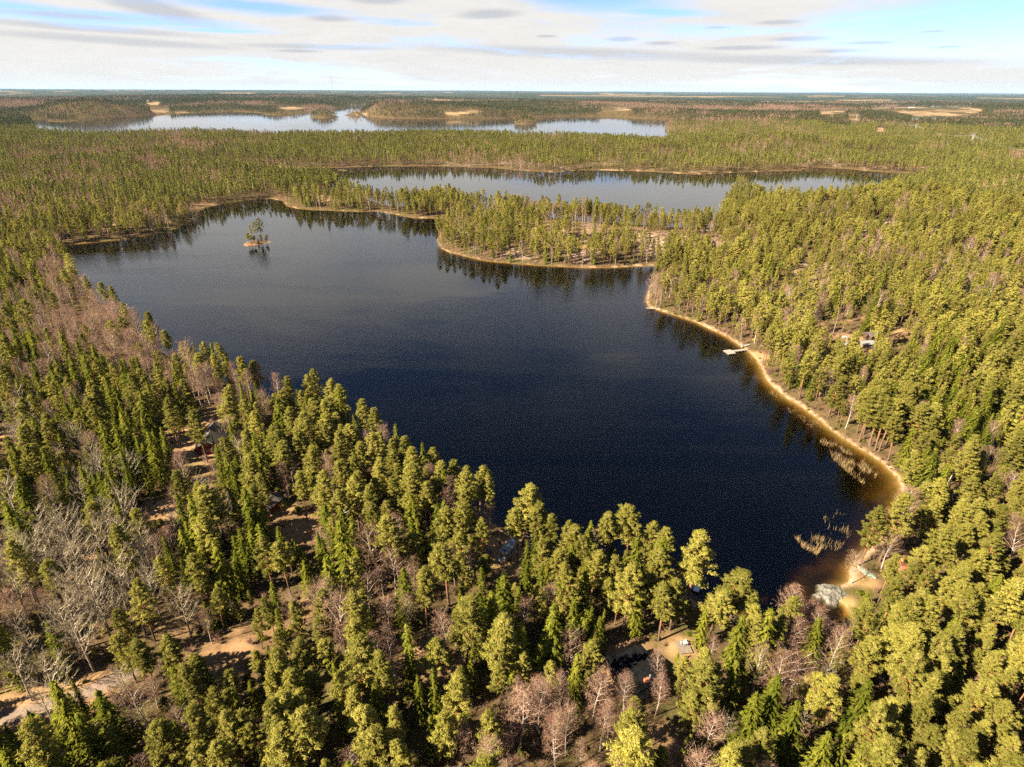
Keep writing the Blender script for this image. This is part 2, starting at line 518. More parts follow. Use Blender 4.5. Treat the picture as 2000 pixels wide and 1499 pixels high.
TRACK = np.array([on_ground(a, b)[:2] for a, b in [(-60, 1430), (0, 1405), (60, 1391), (120, 1371), (190, 1345), (250, 1312)]])


def line_dist(X, Y, P):
    d2 = np.full(X.shape, 1e18)
    for a, b in zip(P[:-1], P[1:]):
        e = b - a
        t = np.clip(((X - a[0]) * e[0] + (Y - a[1]) * e[1]) / max(e @ e, 1e-9), 0, 1)
        d2 = np.minimum(d2, (X - a[0] - t * e[0]) ** 2 + (Y - a[1] - t * e[1]) ** 2)
    return np.sqrt(d2)


pxg, pyg, dg = project(np.stack([GX, GY, ZG], -1))
pxg, pyg, dg = pxg.reshape(GX.shape), pyg.reshape(GX.shape), dg.reshape(GX.shape)
FIELD = np.zeros(GX.shape)
for f in FIELDS:
    FIELD = np.maximum(FIELD, inside_poly(pxg, pyg, f) & (dg > 1000) & (fbm(GX / 160, GY / 110, 33) < .53))
farther = smooth01((np.hypot(GX, GY) - 3500) / 2500)
noisef = fbm(GX / 1500, GY / 700, 71)
FIELD = np.maximum(FIELD, (noisef > 0.70) * farther * (np.hypot(GX, GY) < 20000))
FIELD = np.where(SD > 0, FIELD, 0)
OPENM = np.zeros(GX.shape)
for x, y, r, k in OPEN:
    OPENM = np.maximum(OPENM, smooth01(1.5 - np.hypot(GX - x, GY - y) / r) * (1 - k))
TR = line_dist(GX, GY, TRACK) + (fbm(GX / 5, GY / 5, 61) - .5) * 1.6
TRM = smooth01((2.1 - TR) / 1.0) * .85


# ------------------------------------------------------------------ materials
def material(name):
    m = bpy.data.materials.new(name)
    m.use_nodes = True
    t = NT(m.node_tree)
    out = t.new('ShaderNodeOutputMaterial')
    return m, t, out


def plain(name, c, rough=0.6, var=0.12, scale=3.0, metal=0.0, bump=0.0, spec=0.3):
    m, t, out = material(name)
    b = t.new('ShaderNodeBsdfPrincipled')
    tc = t.new('ShaderNodeTexCoord')
    n = t.noise(tc.outputs['Object'], scale, 4.0, 0.6)
    lo = tuple(x * (1 - var) for x in c)
    hi = tuple(min(1, x * (1 + var)) for x in c)
    t.put(b.inputs['Base Color'], t.mix(t.ramp(n, .3, .7), lo, hi))
    t.put(b.inputs['Roughness'], rough)
    b.inputs['Metallic'].default_value = metal
    b.inputs['Specular IOR Level'].default_value = spec
    if bump:
        bp = t.new('ShaderNodeBump')
        bp.inputs['Strength'].default_value = bump
        t.link(t.noise(tc.outputs['Object'], scale * 4, 3.0), bp.inputs['Height'])
        t.link(bp.outputs[0], b.inputs['Normal'])
    t.link(b.outputs[0], out.inputs[0])
    return m


def foliage(name, c0, c1, c2, transl=0.3):
    """needles: the tree's own tint, and some change from spray to spray"""
    m, t, out = material(name)
    oi = t.new('ShaderNodeObjectInfo')
    ge = t.new('ShaderNodeNewGeometry')
    c = t.mix(oi.outputs['Random'], c0, c1)
    n = t.noise(ge.outputs['Position'], 0.55, 2.0)
    c = t.mix(t.ramp(n, .42, .75), c, c2)
    stand = t.noise(ge.outputs['Position'], 0.021, 3.0, 0.6)
    isl = t.math('MULTIPLY', t.math('MULTIPLY_ADD', ge.outputs['Random Per Island'], 0.5, 0.75), t.ramp(stand, .36, .62, .86, 1.16))
    isl = t.math('MULTIPLY', isl, t.ramp(oi.outputs['Random'], 0, 1, .80, 1.06, False))
    hs = t.new('ShaderNodeHueSaturation')
    t.put(hs.inputs['Value'], isl)
    t.link(c, hs.inputs['Color'])
    d = t.new('ShaderNodeBsdfDiffuse')
    tr = t.new('ShaderNodeBsdfTranslucent')
    t.link(hs.outputs[0], d.inputs[0])
    t.link(hs.outputs[0], tr.inputs[0])
    mx = t.new('ShaderNodeMixShader')
    mx.inputs[0].default_value = transl
    t.link(d.outputs[0], mx.inputs[1])
    t.link(tr.outputs[0], mx.inputs[2])
    t.link(mx.outputs[0], out.inputs[0])
    return m


def bark(name, low, high, z0, z1, dark=None, scale=(1, 1, 1), rough=0.85):
    m, t, out = material(name)
    b = t.new('ShaderNodeBsdfDiffuse')
    tc = t.new('ShaderNodeTexCoord')
    sp = t.new('ShaderNodeSeparateXYZ')
    t.link(tc.outputs['Object'], sp.inputs[0])
    n = t.noise(t.scaled(tc.outputs['Object'], scale), 2.0, 4.0, 0.65)
    c = t.mix(t.ramp(t.math('ADD', sp.outputs[2], t.math('MULTIPLY', n, 2.0)), z0, z1), low, high)
    if dark:
        c = t.mix(t.ramp(n, .56, .64), c, dark)
    t.link(c, b.inputs[0])
    t.link(b.outputs[0], out.inputs[0])
    return m


M = {}
M['pine'] = foliage('pine_needles', (0.158, 0.152, 0.029), (0.245, 0.222, 0.043), (0.275, 0.24, 0.064), 0.38)
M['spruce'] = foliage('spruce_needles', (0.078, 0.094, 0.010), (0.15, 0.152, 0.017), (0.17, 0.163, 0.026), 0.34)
M['far_spruce_shaded'] = foliage('far_spruce_needles_baked_shade', (0.030, 0.046, 0.016), (0.05, 0.064, 0.022), (0.06, 0.072, 0.026), 0.3)  # spruce colour darkened: crown shade and far haze tone painted in
M['mid_pine_shaded'] = foliage('mid_pine_needles_baked_shade', (0.112, 0.118, 0.025), (0.19, 0.186, 0.038), (0.22, 0.205, 0.055), 0.36)  # darker copy of pine: shade between the needles painted into the colour
M['mid_spruce_shaded'] = foliage('mid_spruce_needles_baked_shade', (0.05, 0.064, 0.010), (0.095, 0.104, 0.016), (0.11, 0.112, 0.022), 0.3)  # darker copy of spruce: self-shadowing of the boughs put into the colour
M['far_pine_shaded'] = foliage('far_pine_needles_baked_shade', (0.045, 0.056, 0.018), (0.075, 0.08, 0.026), (0.085, 0.085, 0.03), 0.3)  # darkest copy of pine: shade inside distant crowns painted into the colour
M['twig'] = foliage('birch_twigs', (0.165, 0.092, 0.063), (0.225, 0.135, 0.093), (0.25, 0.157, 0.111), 0.15)
M['pale_twig'] = foliage('aspen_twigs', (0.18, 0.137, 0.086), (0.22, 0.172, 0.108), (0.235, 0.185, 0.118), 0.1)
M['pine_bark'] = bark('pine_bark', (0.12, 0.08, 0.055), (0.30, 0.135, 0.06), 3.5, 9.0, (0.085, 0.05, 0.03), (3, 3, .8))
M['spruce_bark'] = bark('spruce_bark', (0.15, 0.11, 0.085), (0.17, 0.12, 0.09), 2, 9, None, (3, 3, 1))
M['birch_bark'] = bark('birch_bark', (0.33, 0.28, 0.235), (0.39, 0.33, 0.27), 0, 6, (0.13, 0.11, 0.1), (1.2, 1.2, 4))
M['aspen_bark'] = bark('aspen_bark', (0.19, 0.155, 0.11), (0.33, 0.275, 0.20), 1, 8, (0.13, 0.105, 0.08), (2, 2, 3))
M['dead_wood'] = bark('dead_wood', (0.26, 0.225, 0.18), (0.32, 0.28, 0.23), 0, 6, (0.17, 0.145, 0.115), (3, 3, 1))

# ground
mg, t, out = material('forest_floor')
tc = t.new('ShaderNodeTexCoord')
P = tc.outputs['Object']
a_shore = t.new('ShaderNodeAttribute', attribute_name='shore').outputs['Fac']
a_open = t.new('ShaderNodeAttribute', attribute_name='open').outputs['Fac']
a_field = t.new('ShaderNodeAttribute', attribute_name='field').outputs['Fac']
a_far = t.new('ShaderNodeAttribute', attribute_name='canopy').outputs['Fac']
a_track = t.new('ShaderNodeAttribute', attribute_name='track').outputs['Fac']
a_rock = t.new('ShaderNodeAttribute', attribute_name='rock').outputs['Fac']
nA = t.noise(P, 0.045, 5.0, 0.6)
nB = t.noise(P, 0.35, 5.0, 0.65)
nC = t.noise(P, 1.9, 4.0, 0.7)
floor = t.mix(t.ramp(nB, .35, .65), (0.045, 0.031, 0.018), (0.10, 0.064, 0.033))
floor = t.mix(t.ramp(nA, .45, .62, 0, .6), floor, (0.062, 0.06, 0.018))
floor = t.mix(t.ramp(nC, .5, .72, 0, .7), floor, (0.15, 0.10, 0.052))
dry = t.mix(t.ramp(nB, .35, .7), (0.20, 0.118, 0.06), (0.31, 0.19, 0.105))
dry = t.mix(t.ramp(nC, .48, .7, 0, .75), dry, (0.21, 0.135, 0.06))
dry = t.mix(t.ramp(nA, .5, .68, 0, .6), dry, (0.17, 0.13, 0.04))
c = t.mix(t.math('MULTIPLY', a_open, t.ramp(nB, .25, .5, .6, 1.0)), floor, dry)
rock = t.mix(t.ramp(nC, .35, .65), (0.20, 0.143, 0.11), (0.30, 0.225, 0.175))
c = t.mix(t.math('MULTIPLY', a_rock, t.ramp(nB, .42, .56)), c, rock)
reed = t.mix(t.ramp(nC, .35, .65), (0.235, 0.15, 0.09), (0.34, 0.225, 0.145))
c = t.mix(t.math('MULTIPLY', a_shore, t.ramp(nB, .32, .55, .15, 1.0)), c, reed)
grav = t.mix(t.ramp(nC, .3, .7), (0.13, 0.098, 0.08), (0.20, 0.155, 0.128))
c = t.mix(a_track, c, grav)
# farther than the single trees: the canopy of the country, evergreen and leafless woods in patches
nF = t.noise(t.scaled(P, (0.0011, 0.0019, 0.001)), 1.0, 6.0, 0.62, 0.6)
nG = t.noise(t.scaled(P, (0.012, 0.02, 0.01)), 1.0, 4.0, 0.7)
canopy = t.mix(t.ramp(nG, .35, .68), (0.020, 0.027, 0.016), (0.040, 0.044, 0.024))
leafless = t.mix(t.ramp(nG, .35, .68), (0.06, 0.050, 0.040), (0.11, 0.084, 0.068))
canopy = t.mix(t.ramp(nF, .54, .66, 0, .65), canopy, leafless)
c = t.mix(a_far, c, canopy)
nH = t.noise(t.scaled(P, (0.006, 0.02, 0.01)), 1.0, 4.0, 0.6)
fieldc = t.mix(t.ramp(nH, .4, .62), (0.13, 0.09, 0.052), (0.235, 0.165, 0.095))
c = t.mix(a_field, c, fieldc)
sz = t.new('ShaderNodeSeparateXYZ')
t.link(P, sz.inputs[0])
# the lake bed: sand at the edge, then peat and silt
bedc = t.mix(t.ramp(nB, .35, .65), (0.24, 0.135, 0.045), (0.16, 0.115, 0.035))
bedc = t.mix(t.ramp(nC, .45, .7, 0, .6), bedc, (0.085, 0.07, 0.02))
c = t.mix(t.ramp(sz.outputs[2], 0.06, -0.05), c, bedc)
b = t.new('ShaderNodeBsdfDiffuse')
t.link(c, b.inputs[0])
bp = t.new('ShaderNodeBump')
bp.inputs['Strength'].default_value = 0.6
bp.inputs['Distance'].default_value = 0.35
t.link(t.math('ADD', nB, t.math('MULTIPLY', nC, .5)), bp.inputs['Height'])
t.link(bp.outputs[0], b.inputs['Normal'])
t.link(b.outputs[0], out.inputs[0])
M['ground'] = mg

# water: the surface mirrors by angle and lets light through; humic water fills the body below it
mw, t, out = material('lake_water')
tc = t.new('ShaderNodeTexCoord')
P = tc.outputs['Object']
r1 = t.noise(t.scaled(P, (0.55, 0.9, 1)), 1.0, 3.0, 0.6, 0.4)
r2 = t.noise(t.scaled(P, (2.1, 3.0, 1)), 1.0, 2.0, 0.6)
gust = t.noise(t.scaled(P, (0.0045, 0.016, 1), (0.3, 0.1, 0)), 1.0, 4.0, 0.6, 1.6)
lee = t.new('ShaderNodeAttribute', attribute_name='lee').outputs['Fac']
calm = t.math('MULTIPLY', t.ramp(gust, .36, .58), t.math('SUBTRACT', 1.0, lee))
hgt = t.math('ADD', t.math('MULTIPLY', r1, 0.7), t.math('MULTIPLY', r2, 0.35))
bp = t.new('ShaderNodeBump')
t.put(bp.inputs['Strength'], t.ramp(calm, 0, 1, 0.012, 0.075, False))
bp.inputs['Distance'].default_value = 1.0
t.link(hgt, bp.inputs['Height'])
fr = t.new('ShaderNodeFresnel')
fr.inputs['IOR'].default_value = 1.333
t.link(bp.outputs[0], fr.inputs['Normal'])
gl = t.new('ShaderNodeBsdfGlossy')
t.put(gl.inputs['Roughness'], t.ramp(calm, 0, 1, 0.04, 0.17, False))
gl.inputs['Color'].default_value = (1, 1, 1, 1)
t.link(bp.outputs[0], gl.inputs['Normal'])
tr = t.new('ShaderNodeBsdfTransparent')
tr.inputs[0].default_value = (0.93, 0.93, 0.93, 1)
mx = t.new('ShaderNodeMixShader')
gw = t.new('ShaderNodeNewGeometry')
t.link(t.math('ADD', t.math('MULTIPLY', fr.outputs[0], t.math('SUBTRACT', 1.0, gw.outputs['Backfacing'])), t.math('MULTIPLY', gw.outputs['Backfacing'], 0.04)), mx.inputs[0])   # seen from below the sheet lets light through (no refraction here, so no total reflection)
t.link(tr.outputs[0], mx.inputs[1])
t.link(gl.outputs[0], mx.inputs[2])
t.link(mx.outputs[0], out.inputs['Surface'])
va = t.new('ShaderNodeVolumeAbsorption')
va.inputs['Color'].default_value = (0.58, 0.53, 0.32, 1)
va.inputs['Density'].default_value = 2.1
t.link(va.outputs[0], out.inputs['Volume'])
M['water'] = mw
M['far_water'] = mw.copy()
for nd in M['far_water'].node_tree.nodes:
    if nd.type == 'BSDF_GLOSSY':
        for l in list(nd.inputs['Roughness'].links): M['far_water'].node_tree.links.remove(l)
        nd.inputs['Roughness'].default_value = 0.06
    if nd.type == 'BUMP':
        for l in list(nd.inputs['Strength'].links): M['far_water'].node_tree.links.remove(l)
        nd.inputs['Strength'].default_value = 0.01

M['red'] = plain('red_paint', (0.12, 0.022, 0.015), 0.8, .25)
M['black_felt'] = plain('black_roof_felt', (0.007, 0.0072, 0.0078), 1.0, .35, 1.2, spec=.02)
M['grey_roof'] = plain('grey_roof_tiles', (0.085, 0.072, 0.062), 0.9, .2, 2.0)
M['white'] = plain('white_paint', (0.30, 0.296, 0.285), 0.45, .05)
M['offwhite'] = plain('offwhite_panel', (0.19, 0.19, 0.188), 0.35, .08, spec=.5)
M['glass'] = plain('dark_glass', (0.02, 0.025, 0.03), 0.12, .1, spec=.6)
M['tyre'] = plain('tyre_rubber', (0.02, 0.02, 0.02), 0.8)
M['plank'] = plain('weathered_planks', (0.15, 0.12, 0.093), 0.85, .22, 2.5)
M['pale_plank'] = plain('sunbleached_planks', (0.22, 0.185, 0.16), 0.85, .15, 2.0)
M['steel'] = plain('galvanised_steel', (0.55, 0.56, 0.57), 0.4, .1, metal=.6)
M['brick'] = plain('chimney_brick', (0.40, 0.13, 0.07), 0.9, .3, 9.0)
M['rock'] = plain('granite', (0.10, 0.093, 0.078), 0.95, .55, 1.1, bump=1.0, spec=.1)
M['boulder'] = plain('boulder_granite', (0.38, 0.34, 0.30), 0.9, .3, 1.2, bump=.5)
M['islet'] = plain('lichened_rock', (0.16, 0.09, 0.045), 0.9, .35, 1.0, bump=.5)
M['reed'] = plain('dry_reed', (0.24, 0.165, 0.075), 0.9, .35, .6)
M['canoe_red'] = plain('red_hull', (0.55, 0.07, 0.05), 0.4, .1)
M['hull_green'] = plain('pale_green_hull', (0.17, 0.21, 0.16), 0.5, .2)
M['dark_wood'] = plain('tarred_wood', (0.06, 0.035, 0.025), 0.9, .3)
M['blue_plastic'] = plain('blue_plastic', (0.04, 0.06, 0.25), 0.5)

# ------------------------------------------------------------------ ground mesh
idx = np.arange(NA * NR).reshape(NA, NR)
i0, i1 = idx, np.roll(idx, -1, axis=0)
quads = np.stack([i0[:, :-1], i0[:, 1:], i1[:, 1:], i1[:, :-1]], -1).reshape(-1, 4)[:, ::-1]
V = np.stack([GX, GY, ZG], -1).reshape(-1, 3)
V = np.vstack([V, [[0, 0, float(ZG[:, 0].mean())]]])
fan = np.stack([np.full(NA, NA * NR), np.roll(idx[:, 0], -1), idx[:, 0]], -1)
me = mesh_from('ground', V, [quads, fan], [M['ground']], smooth=True)
RG = np.hypot(GX, GY)
shore_w = 0.3 + 2.8 * fbm(GX / 12, GY / 12, 91)
east = smooth01((GX - 0.05 * GY + 20) / 60)
SHORE = np.where(SD > 0, smooth01((shore_w * (0.5 + 0.6 * east) - SD) / 1.2), 0) * np.where(RG < 1500, 1, 0)
ROCKM = smooth01((fbm(GX / 24, GY / 24, 55) - 0.60) / 0.06) * smooth01((RG - 300) / 100) * smooth01((1900 - RG) / 300) * smooth01((SD - 4) / 10) * smooth01((GX + .12 * GY) / 60 + .5) * np.where(RG > 760, .6, 1.0)
CANOPY = smooth01((RG - 3000) / 2500)
for nm, arr in (('shore', SHORE), ('open', np.clip(OPENM + 0.25 * ROCKM, 0, 1)), ('field', FIELD), ('canopy', CANOPY * (1 - FIELD)), ('track', TRM), ('rock', np.clip(ROCKM + 0.6 * OPENM * (RG > 420), 0, 1))):
    at_ = me.attributes.new(nm, 'FLOAT', 'POINT')
    at_.data.foreach_set('value', np.append(arr.ravel(), 0).astype(np.float32))
ground = bpy.data.objects.new('ground', me)
col.objects.link(ground)
tag(ground, 'brown forest floor with dry grass, shores and far wooded country', kind='structure')


# ------------------------------------------------------------------ water bodies
def water(name, sd, margin, depth, label, far_mat=None):
    """closed body of water over all grid cells of one lake"""
    ok = sd[:-1] < margin
    n = len(fine)
    s = sd[:n] < margin
    cell = s[:-1, :-1] | s[1:, :-1] | s[:-1, 1:] | s[1:, 1:]
    ii, jj = np.nonzero(cell)
    ids = np.arange(n * NR).reshape(n, NR)
    q = np.stack([ids[ii, jj], ids[ii + 1, jj], ids[ii + 1, jj + 1], ids[ii, jj + 1]], -1)
    used, inv = np.unique(q.ravel(), return_inverse=True)
    q = inv.reshape(-1, 4)
    X, Y = GX[:n].ravel()[used], GY[:n].ravel()[used]
    m = len(used)
    V = np.vstack([np.stack([X, Y, np.zeros(m)], -1), np.stack([X, Y, np.full(m, -depth)], -1)])
    e = np.concatenate([q[:, [k, (k + 1) % 4]] for k in range(4)])
    key = e[:, 0].astype(np.int64) * m + e[:, 1]
    rev = e[:, 1].astype(np.int64) * m + e[:, 0]
    bnd = e[~np.isin(key, rev)]
    side = np.stack([bnd[:, 1], bnd[:, 0], bnd[:, 0] + m, bnd[:, 1] + m], -1)
    up = q[:, ::-1]
    P = V[up[0]]
    if np.cross(P[1] - P[0], P[2] - P[0])[2] < 0:
        up, side = up[:, ::-1], side[:, ::-1]
    me = mesh_from(name, V, [up, up[:, ::-1] + m, side], [M['water']])
    lee_ = smooth01((Y + .35 * X - 330 + 170 * (fbm(X / 150 + Y / 420, Y / 38, 64) - .5)) / 150) if far_mat is None else np.ones(m)
    at_ = me.attributes.new('lee', 'FLOAT', 'POINT')
    at_.data.foreach_set('value', np.append(lee_, lee_ * 0).astype(np.float32))
    o = bpy.data.objects.new(name, me)
    col.objects.link(o)
    if far_mat: me.materials[0] = far_mat
    return tag(o, label, kind='structure')


water('lake', SD_MAIN, 5.0, 9.0, 'dark blue forest lake with brown shallows along its shore')
water('lake', SD_MID, 8.0, 9.0, 'narrow steel blue lake behind the wooded isthmus')
water('lake', SD_FAR, 30.0, 12.0, 'wide pale lake with wooded islands far off', M['far_water'])

# ------------------------------------------------------------------ tree shapes
class Tri:
    def __init__(self):
        self.V, self.F, self.M, self.n = [], [], [], 0

    def add(self, V, F, m=0):
        self.V.append(np.asarray(V, float)); self.F.append(np.asarray(F, int) + self.n); self.M.append(np.full(len(F), m)); self.n += len(V)

    def tube(self, pts, rad, sides, m=0):
        pts = np.asarray(pts, float)
        k = len(pts)
        d = np.gradient(pts, axis=0)
        d /= np.linalg.norm(d, axis=1)[:, None] + 1e-9
        ref = np.where(np.abs(d[:, 2:3]) > 0.9, np.array([[1.0, 0, 0]]), np.array([[0, 0, 1.0]]))
        a = np.cross(d, ref); a /= np.linalg.norm(a, axis=1)[:, None] + 1e-9
        b = np.cross(d, a)
        th = np.arange(sides) * 2 * np.pi / sides
        V = pts[:, None, :] + np.asarray(rad)[:, None, None] * (a[:, None, :] * np.cos(th)[None, :, None] + b[:, None, :] * np.sin(th)[None, :, None])
        i = np.arange(k - 1)[:, None] * sides
        j = np.arange(sides)[None, :]
        j2 = (j + 1) % sides
        A, B, C, D = i + j, i + j2, i + sides + j2, i + sides + j
        F = np.concatenate([np.stack([A, B, C], -1).reshape(-1, 3), np.stack([A, C, D], -1).reshape(-1, 3)])
        self.add(V.reshape(-1, 3), F, m)

    def leaves(self, c, nrm, along, ln, wd, m=0):
        """one triangle each: centre, facing, long direction, length, width"""
        c, nrm, along = np.asarray(c), np.asarray(nrm), np.asarray(along)
        nrm = nrm / (np.linalg.norm(nrm, axis=1)[:, None] + 1e-9)
        along = along - nrm * (along * nrm).sum(1)[:, None]
        along = along / (np.linalg.norm(along, axis=1)[:, None] + 1e-9)
        side = np.cross(nrm, along)
        ln, wd = np.asarray(ln)[:, None], np.asarray(wd)[:, None]
        V = np.stack([c - along * ln * .4 - side * wd * .5, c - along * ln * .4 + side * wd * .5, c + along * ln * .6], 1).reshape(-1, 3)
        self.add(V, np.arange(len(V)).reshape(-1, 3), m)

    def mesh(self, name, mats):
        return mesh_from(name, np.concatenate(self.V), np.concatenate(self.F), mats, np.concatenate(self.M))


def unit(r, n):
    v = r.normal(size=(n, 3))
    return v / np.linalg.norm(v, axis=1)[:, None]


def pine_shape(seed, lod, open_=False):
    """Scots pine, 16 m: bare trunk, rounded plates of needles. returns wood, needles"""
    r = np.random.default_rng(seed)
    H = 16.0
    wood, leaf = Tri(), Tri()
    lean = r.normal(size=2) * 0.35
    zs = np.linspace(0, H * .96, 9 if lod == 0 else 4)
    ph = r.uniform(0, 6)
    px_ = lean[0] * (zs / H) ** 1.5 * 1.5 + 0.18 * np.sin(zs * .45 + ph) * zs / H
    py_ = lean[1] * (zs / H) ** 1.5 * 1.5 + 0.18 * np.cos(zs * .4 + ph) * zs / H
    trunk = np.stack([px_, py_, zs], -1)
    wood.tube(trunk, 0.19 * (1 - zs / H) ** .7 + 0.03, 7 if lod == 0 else 3)
    cb = H * (r.uniform(.20, .34) if open_ else r.uniform(.32, .50))
    npad = (120, 52, 18, 7)[lod]
    per = (64, 24, 9, 6)[lod]
    size = (.40, .74, 1.3, 2.2)[lod]
    shape = r.uniform(.55, 1.0)      # below one: widest low down, pointed above
    Rmax = r.uniform(2.0, 2.9) * (1.05 if open_ else 1.0)
    blunt = r.random() < .45
    for k in range(npad):
        u = (k + r.uniform(0, 1)) / npad
        z = cb + (H - cb) * u ** .85
        prof = Rmax * min(1.0, .45 + 2.6 * u) * ((1 - u ** 2.4) ** .62 if blunt else (1 - u) ** .62 * 1.12) + .12
        az_ = k * 2.399 + r.uniform(-.5, .5)
        rad = prof * r.uniform(.2, 1.05) if lod < 3 else prof * r.uniform(.2, .7)
        tx, ty = np.interp(z, zs, px_), np.interp(z, zs, py_)
        c = np.array([tx + rad * math.cos(az_), ty + rad * math.sin(az_), z + rad * .12])
        if lod <= 1 and rad > .7 and r.random() < (.75 if lod == 0 else .4):
            zb = max(z - rad * r.uniform(.15, .45), cb * .9)
            base = np.array([np.interp(zb, zs, px_), np.interp(zb, zs, py_), zb])
            wood.tube([base, (base + c) / 2 + [0, 0, -.1], c], [.06, .04, .015], 3)
        pr = r.uniform(.30, .80) * (1.35 if lod >= 2 else 1.0) * (1 - .4 * u)
        d = unit(r, per)
        d[:, 2] = np.where(d[:, 2] < -.25, -d[:, 2] * .6, d[:, 2])
        hd_ = np.array([math.cos(az_), math.sin(az_), .35])
        pos = c + d * np.array([pr, pr, pr * .5]) * r.uniform(.35, 1.12, (per, 1)) + hd_ * (r.uniform(-.7, .6, per) * pr * (lod < 2))[:, None]
        nrm = d * .8 + unit(r, per) * .8 + [0, 0, .3]
        al = d * .8 + unit(r, per) * .8 + hd_ * .6 + [0, 0, .35]
        leaf.leaves(pos, nrm, al, size * r.uniform(.7, 1.5, per), size * r.uniform(.28, .55, per) * (1.0 if lod < 2 else 1.6))
    if lod == 0:     # dead stubs under the crown
        for k in range(9):
            z = r.uniform(cb * .45, cb)
            a = r.uniform(0, 6.28)
            b0 = np.array([np.interp(z, zs, px_), np.interp(z, zs, py_), z])
            wood.tube([b0, b0 + np.array([math.cos(a), math.sin(a), -.1]) * r.uniform(.5, 1.4)], [.03, .012], 3)
    return wood, leaf


def spruce_shape(seed, lod):
    """Norway spruce, 16 m: a cone of drooping boughs with upturned tips"""
    r = np.random.default_rng(seed)
    H = 16.0
    wood, leaf = Tri(), Tri()
    wood.tube([[0, 0, 0], [0, 0, H * .5], [0, 0, H * .99]], [.2, .12, .02], 6 if lod == 0 else 3)
    Rb = r.uniform(2.3, 3.3)
    z0 = H * r.uniform(.05, .14)
    step = (.52, .85, 1.5, 2.6)[lod]
    z = z0
    size = (.50, .9, 1.5, 2.2)[lod]
    while z < H - .15:
        u = (z - z0) / (H - z0)
        R = Rb * (1 - u) ** .82 * (1 - .3 * math.exp(-u * 9)) + .12
        nb = max(3, int((8.5, 6.5, 5.0, 4.0)[lod] * (.55 + .45 * (1 - u))))
        a0 = r.uniform(0, 6.28)
        for k in range(nb):
            a = a0 + k * 6.283 / nb + r.uniform(-.25, .25)
            L = R * r.uniform(.55, 1.2)
            ns = max(1, int(round((5.0, 2.5, 1.6, 1.0)[lod] * (.35 + .65 * L / Rb))))
            s = (np.arange(ns) + .75) / ns
            s = np.clip(s + r.uniform(-.1, .1, ns), .15, 1.05)
            droop = -.42 * L * s ** 1.3 + .22 * L * np.clip(s - .6, 0, 1) ** 1.2 + .15 * L * (u)
            dirv = np.array([math.cos(a), math.sin(a), 0])
            sd = np.array([-math.sin(a), math.cos(a), 0])
            c = dirv * (L * s)[:, None] + np.array([0, 0, z]) + np.array([0, 0, 1]) * droop[:, None]
            wdt = size * (1.15 - .6 * s)
            m = (2 if lod <= 1 else 1)
            for q in range(m):
                off = sd * (wdt * r.uniform(-.55, .55, ns))[:, None]
                nr = np.tile(np.array([0, 0, 1.0]) + dirv * .55, (ns, 1)) + unit(r, ns) * .55
                al = np.tile(dirv, (ns, 1)) + off * .9 + np.array([0, 0, -.45])
                leaf.leaves(c + off, nr, al, np.full(ns, size * 1.35) * r.uniform(.8, 1.25, ns), wdt * r.uniform(.6, 1.0, ns))
            if lod == 0:  # hanging side twigs
                nr = np.tile(dirv, (ns, 1)) + unit(r, ns) * .7
                al = np.tile(np.array([0, 0, -1.0]), (ns, 1)) + unit(r, ns) * .35
                leaf.leaves(c + [0, 0, -.18], nr, al, np.full(ns, size * .95), np.full(ns, size * .55))
        z += step * r.uniform(.85, 1.15)
    leaf.leaves([[0, 0, H - .2]] * 3, unit(r, 3) * [1, 1, .1], [[0, 0, 1]] * 3, [1.0] * 3, [.3] * 3)
    return wood, leaf


